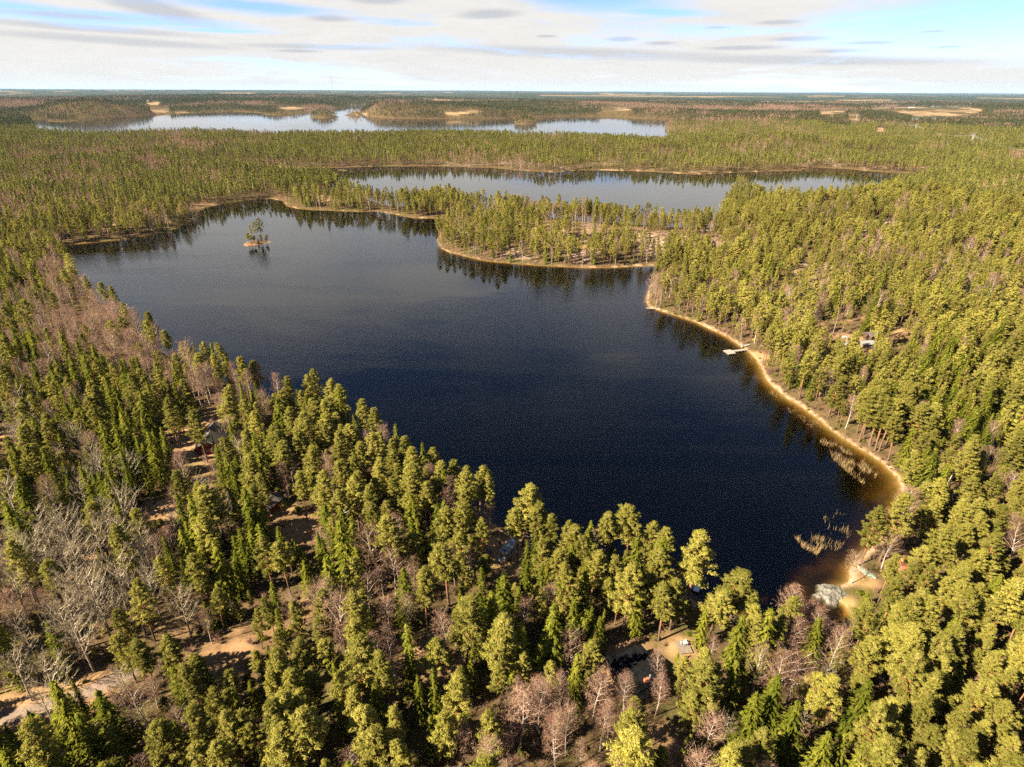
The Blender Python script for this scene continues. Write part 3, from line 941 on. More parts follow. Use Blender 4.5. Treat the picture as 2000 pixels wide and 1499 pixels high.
def birch_shape(seed, lod, spread=1.0):
    """leafless birch, 13 m: white stem, rising limbs, a haze of fine twigs"""
    r = np.random.default_rng(seed)
    H = 13.0
    wood, leaf = Tri(), Tri()
    lean = r.normal(size=2) * .6
    zs = np.linspace(0, H * .93, 8 if lod == 0 else 4)
    tx = lean[0] * (zs / H) ** 1.4 + .15 * np.sin(zs * .5 + seed)
    ty = lean[1] * (zs / H) ** 1.4 + .15 * np.cos(zs * .45 + seed)
    wood.tube(np.stack([tx, ty, zs], -1), .12 * (1 - zs / H) ** .8 + .022, 6 if lod == 0 else 3)
    cb = H * r.uniform(.26, .42)
    nl = (20, 12, 0, 0)[lod]
    ends = []
    for k in range(nl):
        u = (k + r.uniform(0, 1)) / nl
        z = cb + (H * .88 - cb) * u
        a = k * 2.399 + r.uniform(-.4, .4)
        L = (2.7 - 1.6 * u) * r.uniform(.7, 1.15) * spread
        b0 = np.array([np.interp(z, zs, tx), np.interp(z, zs, ty), z])
        d = np.array([math.cos(a), math.sin(a), 1.25 + .5 * u])
        p1 = b0 + d * L * .45
        p2 = b0 + d * L * .85 + np.array([math.cos(a), math.sin(a), -.2]) * L * .12
        wood.tube([b0, p1, p2], [.05, .03, .01], 3)
        ends.append((b0, p1, p2))
    nt = (1150, 330, 90, 40)[lod]
    wd = (.042, .085, .26, .5)[lod]
    ln = (.85, 1.05, 1.5, 2.0)[lod]
    u = r.random(nt) ** .8
    z = cb * .95 + (H - cb * .95) * u
    prof = 2.1 * spread * np.sin(np.pi * np.clip(.14 + .80 * u, 0, 1)) ** .8
    a = r.uniform(0, 6.283, nt)
    rad = prof * np.sqrt(r.uniform(.08, 1, nt))
    pos = np.stack([np.interp(z, zs, tx) + rad * np.cos(a), np.interp(z, zs, ty) + rad * np.sin(a), z], -1)
    if ends:   # twigs gather round the limbs
        E = np.array(ends)
        k = r.integers(0, len(E), nt // 2)
        s = r.uniform(.35, 1.05, nt // 2)[:, None]
        pos[:nt // 2] = E[k, 0] * (1 - s) + E[k, 2] * s + r.normal(size=(nt // 2, 3)) * .33
    out_ = np.stack([np.cos(a), np.sin(a), np.full(nt, .9)], -1) + unit(r, nt) * .8
    nr = unit(r, nt)
    leaf.leaves(pos, nr, out_, ln * r.uniform(.6, 1.4, nt), wd * r.uniform(.7, 1.4, nt))
    return wood, leaf


def aspen_shape(seed, lod=0):
    """big leafless aspen, 15 m: grey stem that forks into sweeping pale boughs"""
    r = np.random.default_rng(seed)
    H = 15.0
    wood, leaf = Tri(), Tri()
    zs = np.linspace(0, H * .8, 7)
    l0 = r.normal(size=2) * .5
    tx, ty = l0[0] * (zs / H), l0[1] * (zs / H)
    wood.tube(np.stack([tx, ty, zs], -1), .17 * (1 - zs / H) ** .8 + .03, 6)
    tips = []
    nm = 17
    for k in range(nm):
        u = (k + .5) / nm
        z = H * (.30 + .48 * u)
        a = k * 2.399 + r.uniform(-.4, .4)
        L = (5.0 - 2.4 * u) * r.uniform(.7, 1.1)
        b0 = np.array([np.interp(z, zs, tx), np.interp(z, zs, ty), z])
        h = np.array([math.cos(a), math.sin(a), 0])
        s = np.linspace(0, 1, 5)
        bend = np.array([-h[1], h[0], 0]) * r.uniform(-.5, .5)
        pts = b0 + h * (L * (.75 * s))[:, None] + np.array([0, 0, 1]) * (L * (.35 * s + .45 * s ** 2))[:, None] + bend * (s ** 2)[:, None] * L * .3
        wood.tube(pts, .075 * (1 - s) + .018, 3)
        for q in range(9):
            t_ = r.uniform(.25, 1.0)
            p = np.array([np.interp(t_, s, pts[:, i]) for i in range(3)])
            d = h * r.uniform(.1, 1) + np.array([-h[1], h[0], 0]) * r.uniform(-1, 1) + np.array([0, 0, r.uniform(.25, 1.0)])
            L2 = L * r.uniform(.22, .42)
            mid = p + d * L2 * .5
            end = p + d * L2 + np.array([0, 0, .18 * L2])
            wood.tube([p, mid, end], [.03, .02, .008], 3)
            tips.append((p, mid, end))
    E = np.array(tips)
    nt = 620
    k = r.integers(0, len(E), nt)
    s = r.uniform(.1, 1.0, nt)[:, None]
    pos = E[k, 0] * (1 - s) + E[k, 2] * s + r.normal(size=(nt, 3)) * .12
    d = E[k, 2] - E[k, 0]
    d = d / np.linalg.norm(d, axis=1)[:, None] + unit(r, nt) * .7 + [0, 0, .4]
    leaf.leaves(pos, unit(r, nt), d, r.uniform(.5, 1.2, nt), r.uniform(.03, .055, nt))
    return wood, leaf


def dead_spruce_shape(seed):
    r = np.random.default_rng(seed)
    wood = Tri()
    H = 11.0
    wood.tube([[0, 0, 0], [.1, 0, H * .5], [0, .1, H]], [.17, .1, .015], 6)
    for k in range(90):
        z = H * (.22 + .77 * k / 90)
        a = k * 2.399
        L = 2.3 * (1 - z / H) ** .7 * r.uniform(.5, 1.1) + .2
        d = np.array([math.cos(a), math.sin(a), 0])
        wood.tube([[0, 0, z], d * L * .5 + [0, 0, z - .05], d * L + [0, 0, z + .12]], [.03, .02, .008], 3)
    return wood, None


KINDS = {'pine': (16.0, 'pine_bark', 'pine'), 'spruce': (16.0, 'spruce_bark', 'spruce'), 'birch': (13.0, 'birch_bark', 'twig'), 'aspen': (15.0, 'aspen_bark', 'pale_twig')}
HI = {k: [] for k in KINDS}
LOD = {}
for k in range(9):
    HI['pine'].append(pine_shape(100 + k, 0, k >= 6))
for k in range(7):
    HI['spruce'].append(spruce_shape(200 + k, 0))
for k in range(8):
    HI['birch'].append(birch_shape(300 + k, 0, 1.0 if k < 5 else 1.35))
for k in range(5):
    HI['aspen'].append(aspen_shape(400 + k))
HI_MESH = {}
for kd, lst in HI.items():
    HI_MESH[kd] = [(wd.mesh(kd + '_trunk', [M[KINDS[kd][1]]]), lf.mesh(kd + '_crown', [M[KINDS[kd][2]]])) for wd, lf in lst]


def joined(name, wd, lf, kd):
    o = Tri()
    o.add(np.concatenate(wd.V), np.concatenate(wd.F), 0)
    o.add(np.concatenate(lf.V), np.concatenate(lf.F), 1)
    return o.mesh(name, [M[KINDS[kd][1]], M[KINDS[kd][2]]])


# ------------------------------------------------------------------ where the trees stand
ANCH = [  # pixel, mix of pine / spruce / birch / aspen
    (150, 640, 1.2, .5, 7, 0), (50, 640, 1, 2.5, 6, 0), (230, 700, 2, .6, 6, 0), (120, 560, 2, .6, 5, 0), (170, 770, 1.5, 6, 1.5, 0), (60, 760, 1, 6, 2, 0), (450, 690, 6, 1, 3, 0), (330, 740, 3, .5, 5, 0), (560, 810, 8, 1.5, .5, 0), (700, 800, 6, 3, 1, 0), (850, 930, 5, 5, .7, 0), (650, 950, 5, 1.5, 3, 0), (380, 950, 2, .5, 5, 1.2), (110, 1080, .4, 1, 1.2, 6), (150, 1220, .4, .8, 2.0, 6), (40, 1010, .5, 7, .5, 1), (30, 1150, .3, .8, 1.5, 6), (60, 1280, .5, .8, 1.5, 5),
    (290, 900, 1, 7, 1.5, 0), (230, 830, 2, 4, 4, 0), (60, 890, 3, 2, 3, 1), (400, 1320, 8, 1, .5, 0), (250, 1290, 2, 1.5, 2.5, 3), (520, 1130, 6, 3.5, 1.5, 0), (180, 1440, 1, 7, .7, .3), (500, 1430, 5, 5, .6, 0), (320, 1440, 4, 5, 1, .3), (900, 1230, 3.5, 6, .3, 0), (750, 1270, 3, 2, 5, 0), (700, 1430, 5, 5, .6, 0), (1000, 1430, 2.5, 1.5, 6, 0), (1100, 1110, 6, 4, .5, 0), (980, 960, 6, 3, 1, 0), (1230, 1070, 9, .5, .4, 0),
    (1150, 1440, 4, .8, 5, 0), (1270, 1400, 4, .5, 4, 0), (1330, 1200, 9, .6, .5, 0), (1450, 1350, 4, 6, 1, 0), (1600, 1300, 3.5, 5.5, 2, 0), (1560, 1230, 2, 1, 6, .4), (1850, 1300, 6, 4, .4, 0), (1800, 1080, 8, 2, .7, 0), (1950, 1100, 7, 2, 1, 0), (1900, 1450, 6, 4, .3, 0), (1700, 800, 8.0, 1.2, .8, 0), (1850, 800, 7, 2.4, .8, 0), (1750, 560, 7, 2.2, 1, 0), (1500, 520, 7, 2, 1.2, 0), (1900, 560, 6, 3, 1, 0), (1600, 590, 6, .5, 3.5, 0), (1400, 570, 8, .7, 1.3, 0), (1950, 650, 7, 2.5, .8, 0), (1800, 480, 6, 3, 1, 0), (1600, 450, 8, 1, .9, 0), (1250, 480, 8, .5, 1.8, 0),
    (1100, 440, 6.5, .7, 3.2, 0), (920, 440, 8, 1.5, .8, 0), (700, 375, 8, .7, .9, 0), (600, 360, 8, 1, .5, 0), (300, 380, 6.5, 2.5, 1.0, 0), (120, 420, 6, 1, 3, 0), (230, 440, 6, .8, 3.5, 0), (60, 500, 5, 2, 2, 0), (100, 320, 3, .7, 6, 0), (200, 300, 4, .7, 4.5, 0), (330, 300, 3, .7, 5, 0), (450, 275, 4, .7, 4.5, 0), (500, 245, 1, .5, 6, 0), (100, 260, 8, 2, .6, 0), (600, 285, 8, 1.5, .6, 0), (930, 290, 6, 1, 3.0, 0), (800, 290, 8, 1, 1, 0), (1200, 290, 8, 1, 1.0, 0), (1500, 300, 7, 1, 1.6, 0),
    (1700, 300, 7, 1, 2.2, 0), (1900, 300, 8, 1, 1.2, 0), (1450, 245, 3, 2, 5, 0), (1350, 250, 3, 3, 4, 0), (1650, 260, 7, 2, 1.5, 0), (1900, 250, 6, 2, 3, 0), (1960, 400, 7, 2, .7, 0)]
ANCH = np.array(ANCH, float)
ANCH[:, 2:] /= ANCH[:, 2:].sum(1)[:, None]


def mix_at(px, py):
    wsum = np.zeros(px.shape)
    out = np.zeros((len(px), 4))
    for a in ANCH:
        d2 = ((px - a[0]) / 1.0) ** 2 + ((py - a[1]) * (1.3 + 2.5 * np.clip((600 - py) / 400, 0, 1))) ** 2
        ww = 1.0 / (d2 + 900.0) ** 1.7
        wsum += ww
        out += ww[:, None] * a[2:]
    return out / wsum[:, None]


def scatter(r0, r1, sp, amin, amax):
    xs = np.arange(-r1, r1, sp)
    ys = np.arange(-40 if r0 < 100 else 0, r1, sp)
    X, Y = np.meshgrid(xs, ys)
    X = X.ravel() + rng.uniform(-.48, .48, X.size) * sp
    Y = Y.ravel() + rng.uniform(-.48, .48, Y.size) * sp
    r = np.hypot(X, Y)
    a = np.degrees(np.arctan2(X, Y))
    k = (r >= r0) & (r < r1) & (a > amin) & (a < amax)
    return X[k], Y[k]


parts = []
for band, (r0, r1, sp, a0, a1) in enumerate([(12, 140, 3.6, -75, 62), (140, 330, 3.8, -62, 55), (330, 760, 4.15, -47, 45), (760, 1500, 4.7, -44, 43), (1500, 2600, 6.0, -43, 42), (2600, 4300, 9.5, -42.5, 42), (4300, 7500, 16.0, -42, 41.5)]):
    X, Y = scatter(r0, r1, sp, a0, a1)
    parts.append(np.stack([X, Y, np.full(X.size, band)], -1))
PT = np.concatenate(parts)
X, Y, B = PT.T
sd = grid_at(X, Y, SD)
keep = sd > np.where(B < 3, .6, 2.0)
keep &= ~((sd < 2) & (rng.random(len(X)) < .3) & (B < 3))
PT, X, Y, B, sd = PT[keep], X[keep], Y[keep], B[keep], sd[keep]
Z = grid_at(X, Y, ZG)
PX, PY, DEP = project(np.stack([X, Y, Z], -1))
# open ground
prob = np.ones(len(X))
for x, y, r, k in OPEN:
    d = np.hypot(X - x, Y - y)
    prob = np.minimum(prob, np.where(d < r, k, 1.0))
prob *= np.where(line_dist(X, Y, TRACK) < 2.2, 0, 1)
rockm = grid_at(X, Y, ROCKM)
prob *= 1 - .55 * rockm
prob *= np.where(B < 3, .86 + .25 * fbm(X / 30, Y / 30, 77), 1)
prob *= np.where(grid_at(X, Y, FIELD) > .4, 0.0, 1.0)
keep = rng.random(len(X)) < prob
X, Y, Z, B, PX, PY, DEP, sd = (a[keep] for a in (X, Y, Z, B, PX, PY, DEP, sd))
rockm = grid_at(X, Y, ROCKM)
# species
W4 = mix_at(PX, PY)
clump = np.stack([fbm(X / 26, Y / 26, 11 + i) for i in range(4)], -1)
midk = smooth01((np.hypot(X, Y) - 450) / 300)[:, None]
clump2 = np.stack([fbm(X / 75, Y / 60, 51 + i) for i in range(4)], -1)
W4 = (W4 + .004) ** (1 + .5 * midk) * np.exp(5.5 * (clump - .5) + 9 * midk * (clump2 - .5))
far = B >= 5
nf = fbm(X / 700, Y / 420, 29)
nf2 = fbm(X / 160, Y / 120, 39)
lk = smooth01((nf * .5 + nf2 * .5 - .535) / .06)
Wfar = np.stack([.42 * (1 - lk) + .03, .5 * (1 - lk) + .03, lk * 1.3 + .015, lk * 0], -1)
kf = smooth01((np.hypot(X, Y) - 2300) / 500)[:, None]
W4 = W4 * (1 - kf) + Wfar * kf
W4[:, 3] *= (B < 2) * (PX < 480)
W4[:, 2] *= np.where(sd < 7, 1.5, 1.0)
cum = np.cumsum(W4, 1)
K = (rng.random(len(X))[:, None] * cum[:, -1:] > cum).sum(1)
# heights
hb = 11.6 + 5.6 * fbm(X / 40, Y / 40, 5) + rng.normal(size=len(X)) * 2.4
hb = np.where(rng.random(len(X)) < .24, hb * rng.uniform(.38, .72, len(X)), hb)     # the understorey
Hh = np.where(K == 0, hb, np.where(K == 1, hb * rng.uniform(.6, 1.12, len(X)), np.where(K == 2, hb * rng.uniform(.62, .98, len(X)), hb * 1.0)))
openpine = np.exp(-(((PX - 430) / 190) ** 2 + ((PY - 1300) / 90) ** 2))
Hh = Hh * (1 - .3 * openpine)
Hh = np.where(grid_at(X, Y, OPENM) > .3, Hh * .85, Hh)
Hh *= np.where(rockm > .4, .75, 1)
Hh = np.clip(Hh, 3.6, 20)
Hh = np.where(B == 6, Hh * 1.15, Hh)

# trees picked out of the photograph one by one: kind, pixel of the tip, height, slenderness
PICK = [
    ('pine', 200, 545, 16, 1), ('spruce', 232, 552, 14, .9), ('spruce', 256, 572, 13, 1), ('pine', 290, 570, 18, .9), ('pine', 322, 620, 15, 1), ('spruce', 378, 632, 14, .8), ('pine', 400, 638, 16, 1), ('pine', 438, 632, 18, 1), ('pine', 345, 690, 15, 1), ('pine', 325, 742, 16, 1), ('pine', 495, 660, 15, 1.1), ('pine', 470, 700, 17, 1.1), ('pine', 380, 690, 17, 1), ('pine', 415, 690, 17, .9),
    ('pine', 610, 690, 17, 1.1), ('pine', 640, 706, 17, 1), ('pine', 660, 718, 17, 1.1), ('pine', 705, 752, 16, 1), ('pine', 733, 765, 16, 1), ('spruce', 772, 785, 15, .9), ('spruce', 825, 812, 15, .9), ('pine', 845, 832, 15, 1), ('pine', 560, 795, 17, 1.1), ('pine', 608, 788, 16, 1.1), ('pine', 590, 838, 16, 1.1), ('pine', 528, 838, 16, 1.1), ('pine', 500, 800, 16, 1), ('pine', 480, 842, 15, 1),
    ('pine', 322, 778, 17, 1.0), ('pine', 378, 798, 18, 1.0), ('pine', 265, 832, 14, .9), ('spruce', 287, 840, 18, .95), ('spruce', 413, 850, 10, .6), ('pine', 583, 925, 15, .9), ('pine', 508, 925, 14, .9), ('pine', 660, 960, 15, 1), ('pine', 700, 862, 15, 1), ('pine', 738, 895, 16, 1.05), ('pine', 800, 902, 16, 1.2), ('pine', 760, 880, 15, 1), ('spruce', 690, 810, 14, .9),
    ('pine', 882, 868, 15, 1), ('pine', 915, 862, 15, 1), ('pine', 935, 905, 17, 1), ('pine', 900, 925, 17, 1.1), ('pine', 957, 872, 16, .8), ('pine', 1023, 902, 18, 1.35), ('pine', 1050, 930, 16, 1), ('spruce', 1078, 962, 12, .7), ('pine', 1108, 965, 15, .9), ('pine', 1012, 992, 16, 1), ('pine', 1055, 990, 16, 1.1), ('pine', 1080, 1010, 15, 1.1), ('pine', 1122, 1022, 15, 1.3), ('pine', 1168, 1062, 14, 1.3),
    ('pine', 1238, 988, 19, 1.2), ('pine', 1272, 1010, 16, .9), ('pine', 1300, 1020, 16, 1), ('pine', 1350, 1060, 15, 1), ('pine', 1240, 1105, 12, .7), ('pine', 1325, 1130, 14, 1.1), ('pine', 1302, 1150, 14, 1.25), ('pine', 1438, 1122, 14, 1.9), ('pine', 1405, 1150, 13, 1.5), ('spruce', 985, 1118, 19, 1.1), ('spruce', 960, 1155, 18, 1.1), ('spruce', 1122, 1165, 16, .9), ('spruce', 1082, 1172, 15, .9), ('spruce', 898, 1150, 13, .7), ('spruce', 1060, 1102, 14, .9),
    ('spruce', 1030, 1058, 14, .95), ('pine', 870, 1062, 17, 1.2), ('pine', 825, 1105, 17, 1), ('pine', 940, 1010, 16, .8), ('spruce', 940, 1105, 15, .8), ('spruce', 650, 1290, 14, .8), ('spruce', 845, 1305, 13, .8), ('spruce', 815, 1320, 12, .8), ('spruce', 170, 940, 18, 1.1), ('spruce', 205, 930, 17, 1.1), ('spruce', 10, 985, 17, 1.2), ('spruce', 30, 1010, 16, 1.2), ('spruce', 100, 1330, 17, 1.2), ('spruce', 150, 1395, 15, 1.1),
    ('pine', 230, 1190, 13, .9), ('pine', 310, 1085, 14, .9), ('pine', 370, 1085, 14, 1), ('pine', 510, 1050, 15, 1), ('pine', 545, 1055, 15, 1), ('pine', 770, 1390, 14, .8), ('pine', 640, 1480, 12, .8), ('spruce', 1480, 1350, 14, 1.1), ('spruce', 1560, 1370, 15, 1.2), ('spruce', 1440, 1290, 13, 1.1), ('spruce', 1620, 1430, 13, 1.2), ('spruce', 1700, 1330, 15, 1.2), ('pine', 1480, 1180, 11, 1.2), ('pine', 1840, 1240, 15, 1.3), ('pine', 1930, 1330, 14, 1.3),
    ('birch', 1160, 982, 9, .9), ('birch', 870, 1193, 12, .9), ('birch', 1122, 1232, 13, .9), ('birch', 1228, 1315, 12, .9), ('birch', 505, 675, 14, 1.2), ('birch', 540, 690, 12, 1), ('birch', 630, 890, 13, 1.1), ('birch', 550, 905, 12, 1.2), ('birch', 715, 842, 12, .7), ('birch', 850, 915, 9, .9), ('birch', 1685, 1052, 9, 1.2), ('birch', 1785, 950, 15, 1.2), ('birch', 1770, 985, 13, 1.15), ('birch', 1985, 1000, 12, .9), ('birch', 1930, 1015, 10, .8),
    ('birch', 345, 880, 17, .8), ('birch', 430, 860, 8, 1.2), ('birch', 725, 1235, 11, 1.0), ('birch', 755, 1215, 11, .9), ('birch', 790, 1245, 10, .9), ('birch', 1520, 1210, 9, .9), ('birch', 1600, 1190, 11, 1.1), ('birch', 1630, 1215, 9, .9), ('birch', 1500, 1210, 8, .9), ('birch', 1290, 1270, 9, .8), ('birch', 1395, 1240, 8, .9), ('birch', 1010, 1320, 10, .8), ('birch', 950, 1380, 9, .9), ('birch', 1000, 1350, 12, .8), ('birch', 1090, 1390, 12, .8), ('birch', 1110, 1375, 13, .7),
    ('birch', 1195, 1365, 10, .8), ('birch', 985, 1095, 5, 1.2), ('birch', 1010, 1115, 5, 1.0), ('birch', 1745, 660, 12, .6), ('birch', 1660, 590, 14, .6), ('birch', 1640, 600, 13, .6), ('birch', 1600, 600, 14, .6), ('birch', 1575, 590, 15, .6), ('birch', 1555, 590, 14, .6), ('birch', 1562, 560, 13, .7), ('birch', 1545, 560, 12, .7), ('birch', 1990, 700, 12, .6), ('birch', 1625, 720, 11, .8), ('birch', 1690, 715, 12, .9), ('birch', 1640, 725, 11, .9),
    ('aspen', 60, 975, 15, 1), ('aspen', 110, 990, 16, 1), ('aspen', 50, 1060, 15, 1), ('aspen', 100, 1100, 15, .9), ('aspen', 170, 1130, 16, 1), ('aspen', 275, 1095, 16, .75), ('aspen', 205, 1150, 14, .8), ('aspen', 130, 1190, 16, 1), ('aspen', 60, 1330, 12, .9), ('aspen', 5, 1260, 14, .9), ('aspen', 215, 1310, 10, .8), ('aspen', 400, 965, 13, .7), ('aspen', 430, 955, 13, .7), ('aspen', 150, 900, 14, .8), ('aspen', 235, 1375, 9, .8), ('aspen', 1580, 1390, 8, .8), ('aspen', 1430, 1385, 9, .8), ('aspen', 1620, 1290, 9, .9)]
names4 = ['pine', 'spruce', 'birch', 'aspen']
pk = []
for kd, px, py, h, wdt in PICK:
    z = 2.0
    for _ in range(5):
        p = at(px, py, z + h)
        z = ground_z(p[0], p[1])
    if grid_at(np.array([p[0]]), np.array([p[1]]), SD)[0] < .6:   # pull a shore tree back onto the bank
        for _ in range(40):
            p = p - np.array([.012 * p[0], .012 * p[1] + .4, 0])
            if grid_at(np.array([p[0]]), np.array([p[1]]), SD)[0] > .8:
                break
        z = ground_z(p[0], p[1])
    pk.append((p[0], p[1], z, names4.index(kd), h, wdt))
pk = np.array(pk)
keep = np.ones(len(X), bool)
for p in pk:
    keep &= np.hypot(X - p[0], Y - p[1]) > (3.2 if p[3] < 2 else 2.4)
X, Y, Z, B, K, Hh, sd = (a[keep] for a in (X, Y, Z, B, K, Hh, sd))
Wd = np.clip(rng.normal(1.0, .13, len(X)), .7, 1.35)
Wd = np.where((K == 1), Wd * 1.12, Wd)
npk = len(pk)
X, Y, Z = np.append(pk[:, 0], X), np.append(pk[:, 1], Y), np.append(pk[:, 2], Z)
B, K, Hh, Wd = np.append(np.zeros(npk), B), np.append(pk[:, 3].astype(int), K), np.append(pk[:, 4], Hh), np.append(pk[:, 5], Wd)
PICKED = np.arange(len(X)) < npk

# the photograph shows these things clear of nearer trees: leave out what would stand in front of them
CLEAR = [(966, 1050, 1014, 1106), (1195, 1250, 1278, 1335), (384, 820, 420, 884), (366, 838, 392, 880), (524, 952, 545, 1002), (1344, 1135, 1366, 1156), (1590, 1138, 1668, 1180), (1408, 672, 1464, 692), (1260, 597, 1282, 606), (1326, 1246, 1350, 1274), (1672, 1108, 1712, 1130), (1757, 1090, 1770, 1108), (1802, 1119, 1812, 1128),
         (1643, 652, 1657, 674), (1678, 666, 1704, 680), (1740, 650, 1765, 680), (560, 755, 576, 765), (510, 750, 528, 762), (664, 1006, 676, 1020), (575, 1032, 612, 1056), (1278, 1405, 1318, 1460), (390, 1280, 470, 1305), (290, 985, 325, 1010), (0, 818, 10, 905), (0, 1388, 80, 1410), (1610, 628, 1680, 640), (478, 468, 532, 480),
         (1650, 1180, 1672, 1200), (345, 860, 385, 905), (970, 1098, 1030, 1122)]
px0, py0, dep0 = project(np.stack([X, Y, Z], -1))
px1, py1, _ = project(np.stack([X, Y, Z + Hh], -1))
pxc, pyc, _ = project(np.stack([X, Y, Z + Hh * .45], -1))
halfw = np.where(K == 2, 1.9, 2.4) * Wd * Hh / 15 * FPX / np.maximum(dep0, 5)
keep = np.ones(len(X), bool)
for shrink in (1.0, .6, .36, 0):
    q1x, q1y, _ = project(np.stack([X, Y, Z + Hh], -1))
    hw = np.where(K == 2, 1.9, 2.3) * Wd * Hh / 15 * FPX / np.maximum(dep0, 5)
    bad = np.zeros(len(X), bool)
    for (x0, y0, x1, y1) in CLEAR:
        for q in (1.0, .8, .6, .4, .2, 0.05):
            qx, qy = px0 + (q1x - px0) * q, py0 + (q1y - py0) * q
            f = min(1.0, 2.2 * (1.05 - q)) if q > .3 else .12
            bad |= (qx + hw * f > x0 + 2) & (qx - hw * f < x1 - 2) & (qy > y0) & (qy < y1 + 3) & (py0 > y0 + 4)
    bad &= ~PICKED
    if shrink == 1.0:
        H0 = Hh.copy()
        Hh = np.where(bad, H0 * .6, Hh)
    elif shrink == .6:
        Hh = np.where(bad, H0 * .36, Hh)
    elif shrink == .36:
        keep &= ~bad
px1, py1, _ = project(np.stack([X, Y, Z + Hh], -1))
for f in FIELDS:
    for q in (0, .5, 1.0):
        keep &= ~(inside_poly(px0 + (px1 - px0) * q, py0 + (py1 - py0) * q, f) & (dep0 > 800))
keep |= PICKED
inpix = (px1 > -60) & (px1 < 2060) & (py1 < 1600) & (py0 > -50)
PXT, PYT, PYB = px1[keep], py1[keep], py0[keep]
X, Y, Z, B, K, Hh, Wd, PICKED, inpix, dep0 = (a[keep] for a in (X, Y, Z, B, K, Hh, Wd, PICKED, inpix, dep0))
ROT = rng.uniform(0, 2 * np.pi, len(X))
hpix = np.hypot(PYB - PYT, 0) * inpix + PICKED * 40
vis = inpix & (PXT > -10) & (PXT < 2010) & (PYT < 1496)
hpix = np.where(vis, FPX * Hh / np.maximum(dep0, 5), 0)

# ------------------------------------------------------------------ single trees
LANDMARK = [
    (990, 1085, 'the motorhome'), (1245, 1310, 'the black-roofed cabin'), (400, 862, 'the grey-roofed red cottage'), (535, 990, 'the small red shed'), (1350, 1146, 'the near jetty'), (1625, 1160, 'the pale shore rock'), (1425, 687, 'the square-ended jetty'), (1600, 1065, 'the lone reed clump'), (1690, 880, 'the long reed bed'), (1692, 1120, 'the upturned green boat'),
    (40, 1395, 'the gravel track'), (430, 1295, 'the sunlit clearing with stripes of shadow'), (590, 1045, 'the pink earth patch'), (1690, 675, 'the pale-roofed shed'), (1763, 1102, 'the upturned red canoe'), (562, 762, 'the white dinghy'), (670, 1014, 'the white trailer'), (1335, 1262, 'the terrace'), (1160, 1066, 'the lone shore birch'), (1560, 1215, 'the dead grey spruce'),
    (1270, 603, 'the small far jetty'), (1280, 1440, 'the grassy glade'), (640, 1440, 'the dark hollow'), (305, 1000, 'the bare tan patch'), (5, 860, 'the tan field edge'), (195, 618, 'the yellow lawn'), (1750, 660, 'the sandy yard')]
LMXY = np.array([on_ground(a, b) for a, b, _ in LANDMARK])
LOOK = {'pine': ('pine with orange trunk', 'pine', 'pine trees of the lakeside forest'), 'spruce': ('cone-shaped green spruce', 'spruce', 'spruce trees of the lakeside forest'),
        'birch': ('leafless birch with reddish twigs', 'birch', 'leafless birches of the lakeside forest'), 'aspen': ('bare pale grey aspen', 'aspen', 'bare aspens beside the gravel track')}
single = np.zeros(len(X), bool)
for k in range(4):
    cand = np.nonzero((K == k) & (hpix > 0))[0]
    order = cand[np.argsort(-(hpix[cand] + PICKED[cand] * 1000))]
    single[order[:(300 if k < 3 else 120)]] = True
sidx = np.nonzero(single)[0]
keys = {}
info = {}
for i in sidx:
    kd = names4[K[i]]
    d = np.hypot(LMXY[:, 0] - X[i], LMXY[:, 1] - Y[i])
    j = int(np.argmin(d))
    dx, dy = X[i] - LMXY[j, 0], Y[i] - LMXY[j, 1]
    rel = ('left of' if dx < 0 else 'right of') if abs(dx) > abs(dy) else ('behind' if dy > 0 else 'in front of')
    how = 'just ' if d[j] < 9 else ('' if d[j] < 20 else ('well ' if d[j] < 36 else 'far '))
    size = 'tall' if Hh[i] > (16.0 if kd in ('pine', 'aspen') else 14.0 if kd == 'spruce' else 12.0) else ('small' if Hh[i] < (12.5 if kd in ('pine', 'aspen') else 10.0 if kd == 'spruce' else 9.0) else 'medium')
    key = (kd, size, how + rel, LANDMARK[j][2])
    keys.setdefault(key, []).append(i)
ordn = ['leftmost', 'second from left', 'third from left', 'fourth from left', 'fifth from left', 'sixth from left', 'seventh from left']
LABEL = {}
short = {'pine': 'pine', 'spruce': 'green spruce', 'birch': 'leafless reddish birch', 'aspen': 'bare pale aspen'}
split = {}
for (kd, size, rel, lm), ii in keys.items():
    if len(ii) <= 7:
        split[(kd, size, rel, lm, '')] = ii
        continue
    for q in ii:      # too many of them: say also which other landmark they stand towards
        d = np.hypot(LMXY[:, 0] - X[q], LMXY[:, 1] - Y[q])
        ang = [(LMXY[n_, 0] - X[q]) for n_ in range(len(LMXY))]
        o2 = [n_ for n_ in np.argsort(d) if LANDMARK[n_][2] != lm][:2]
        split.setdefault((kd, size, rel, lm, LANDMARK[o2[0]][2]), []).append(q)
tiny = {'pine': 'pine', 'spruce': 'spruce', 'birch': 'birch', 'aspen': 'aspen'}
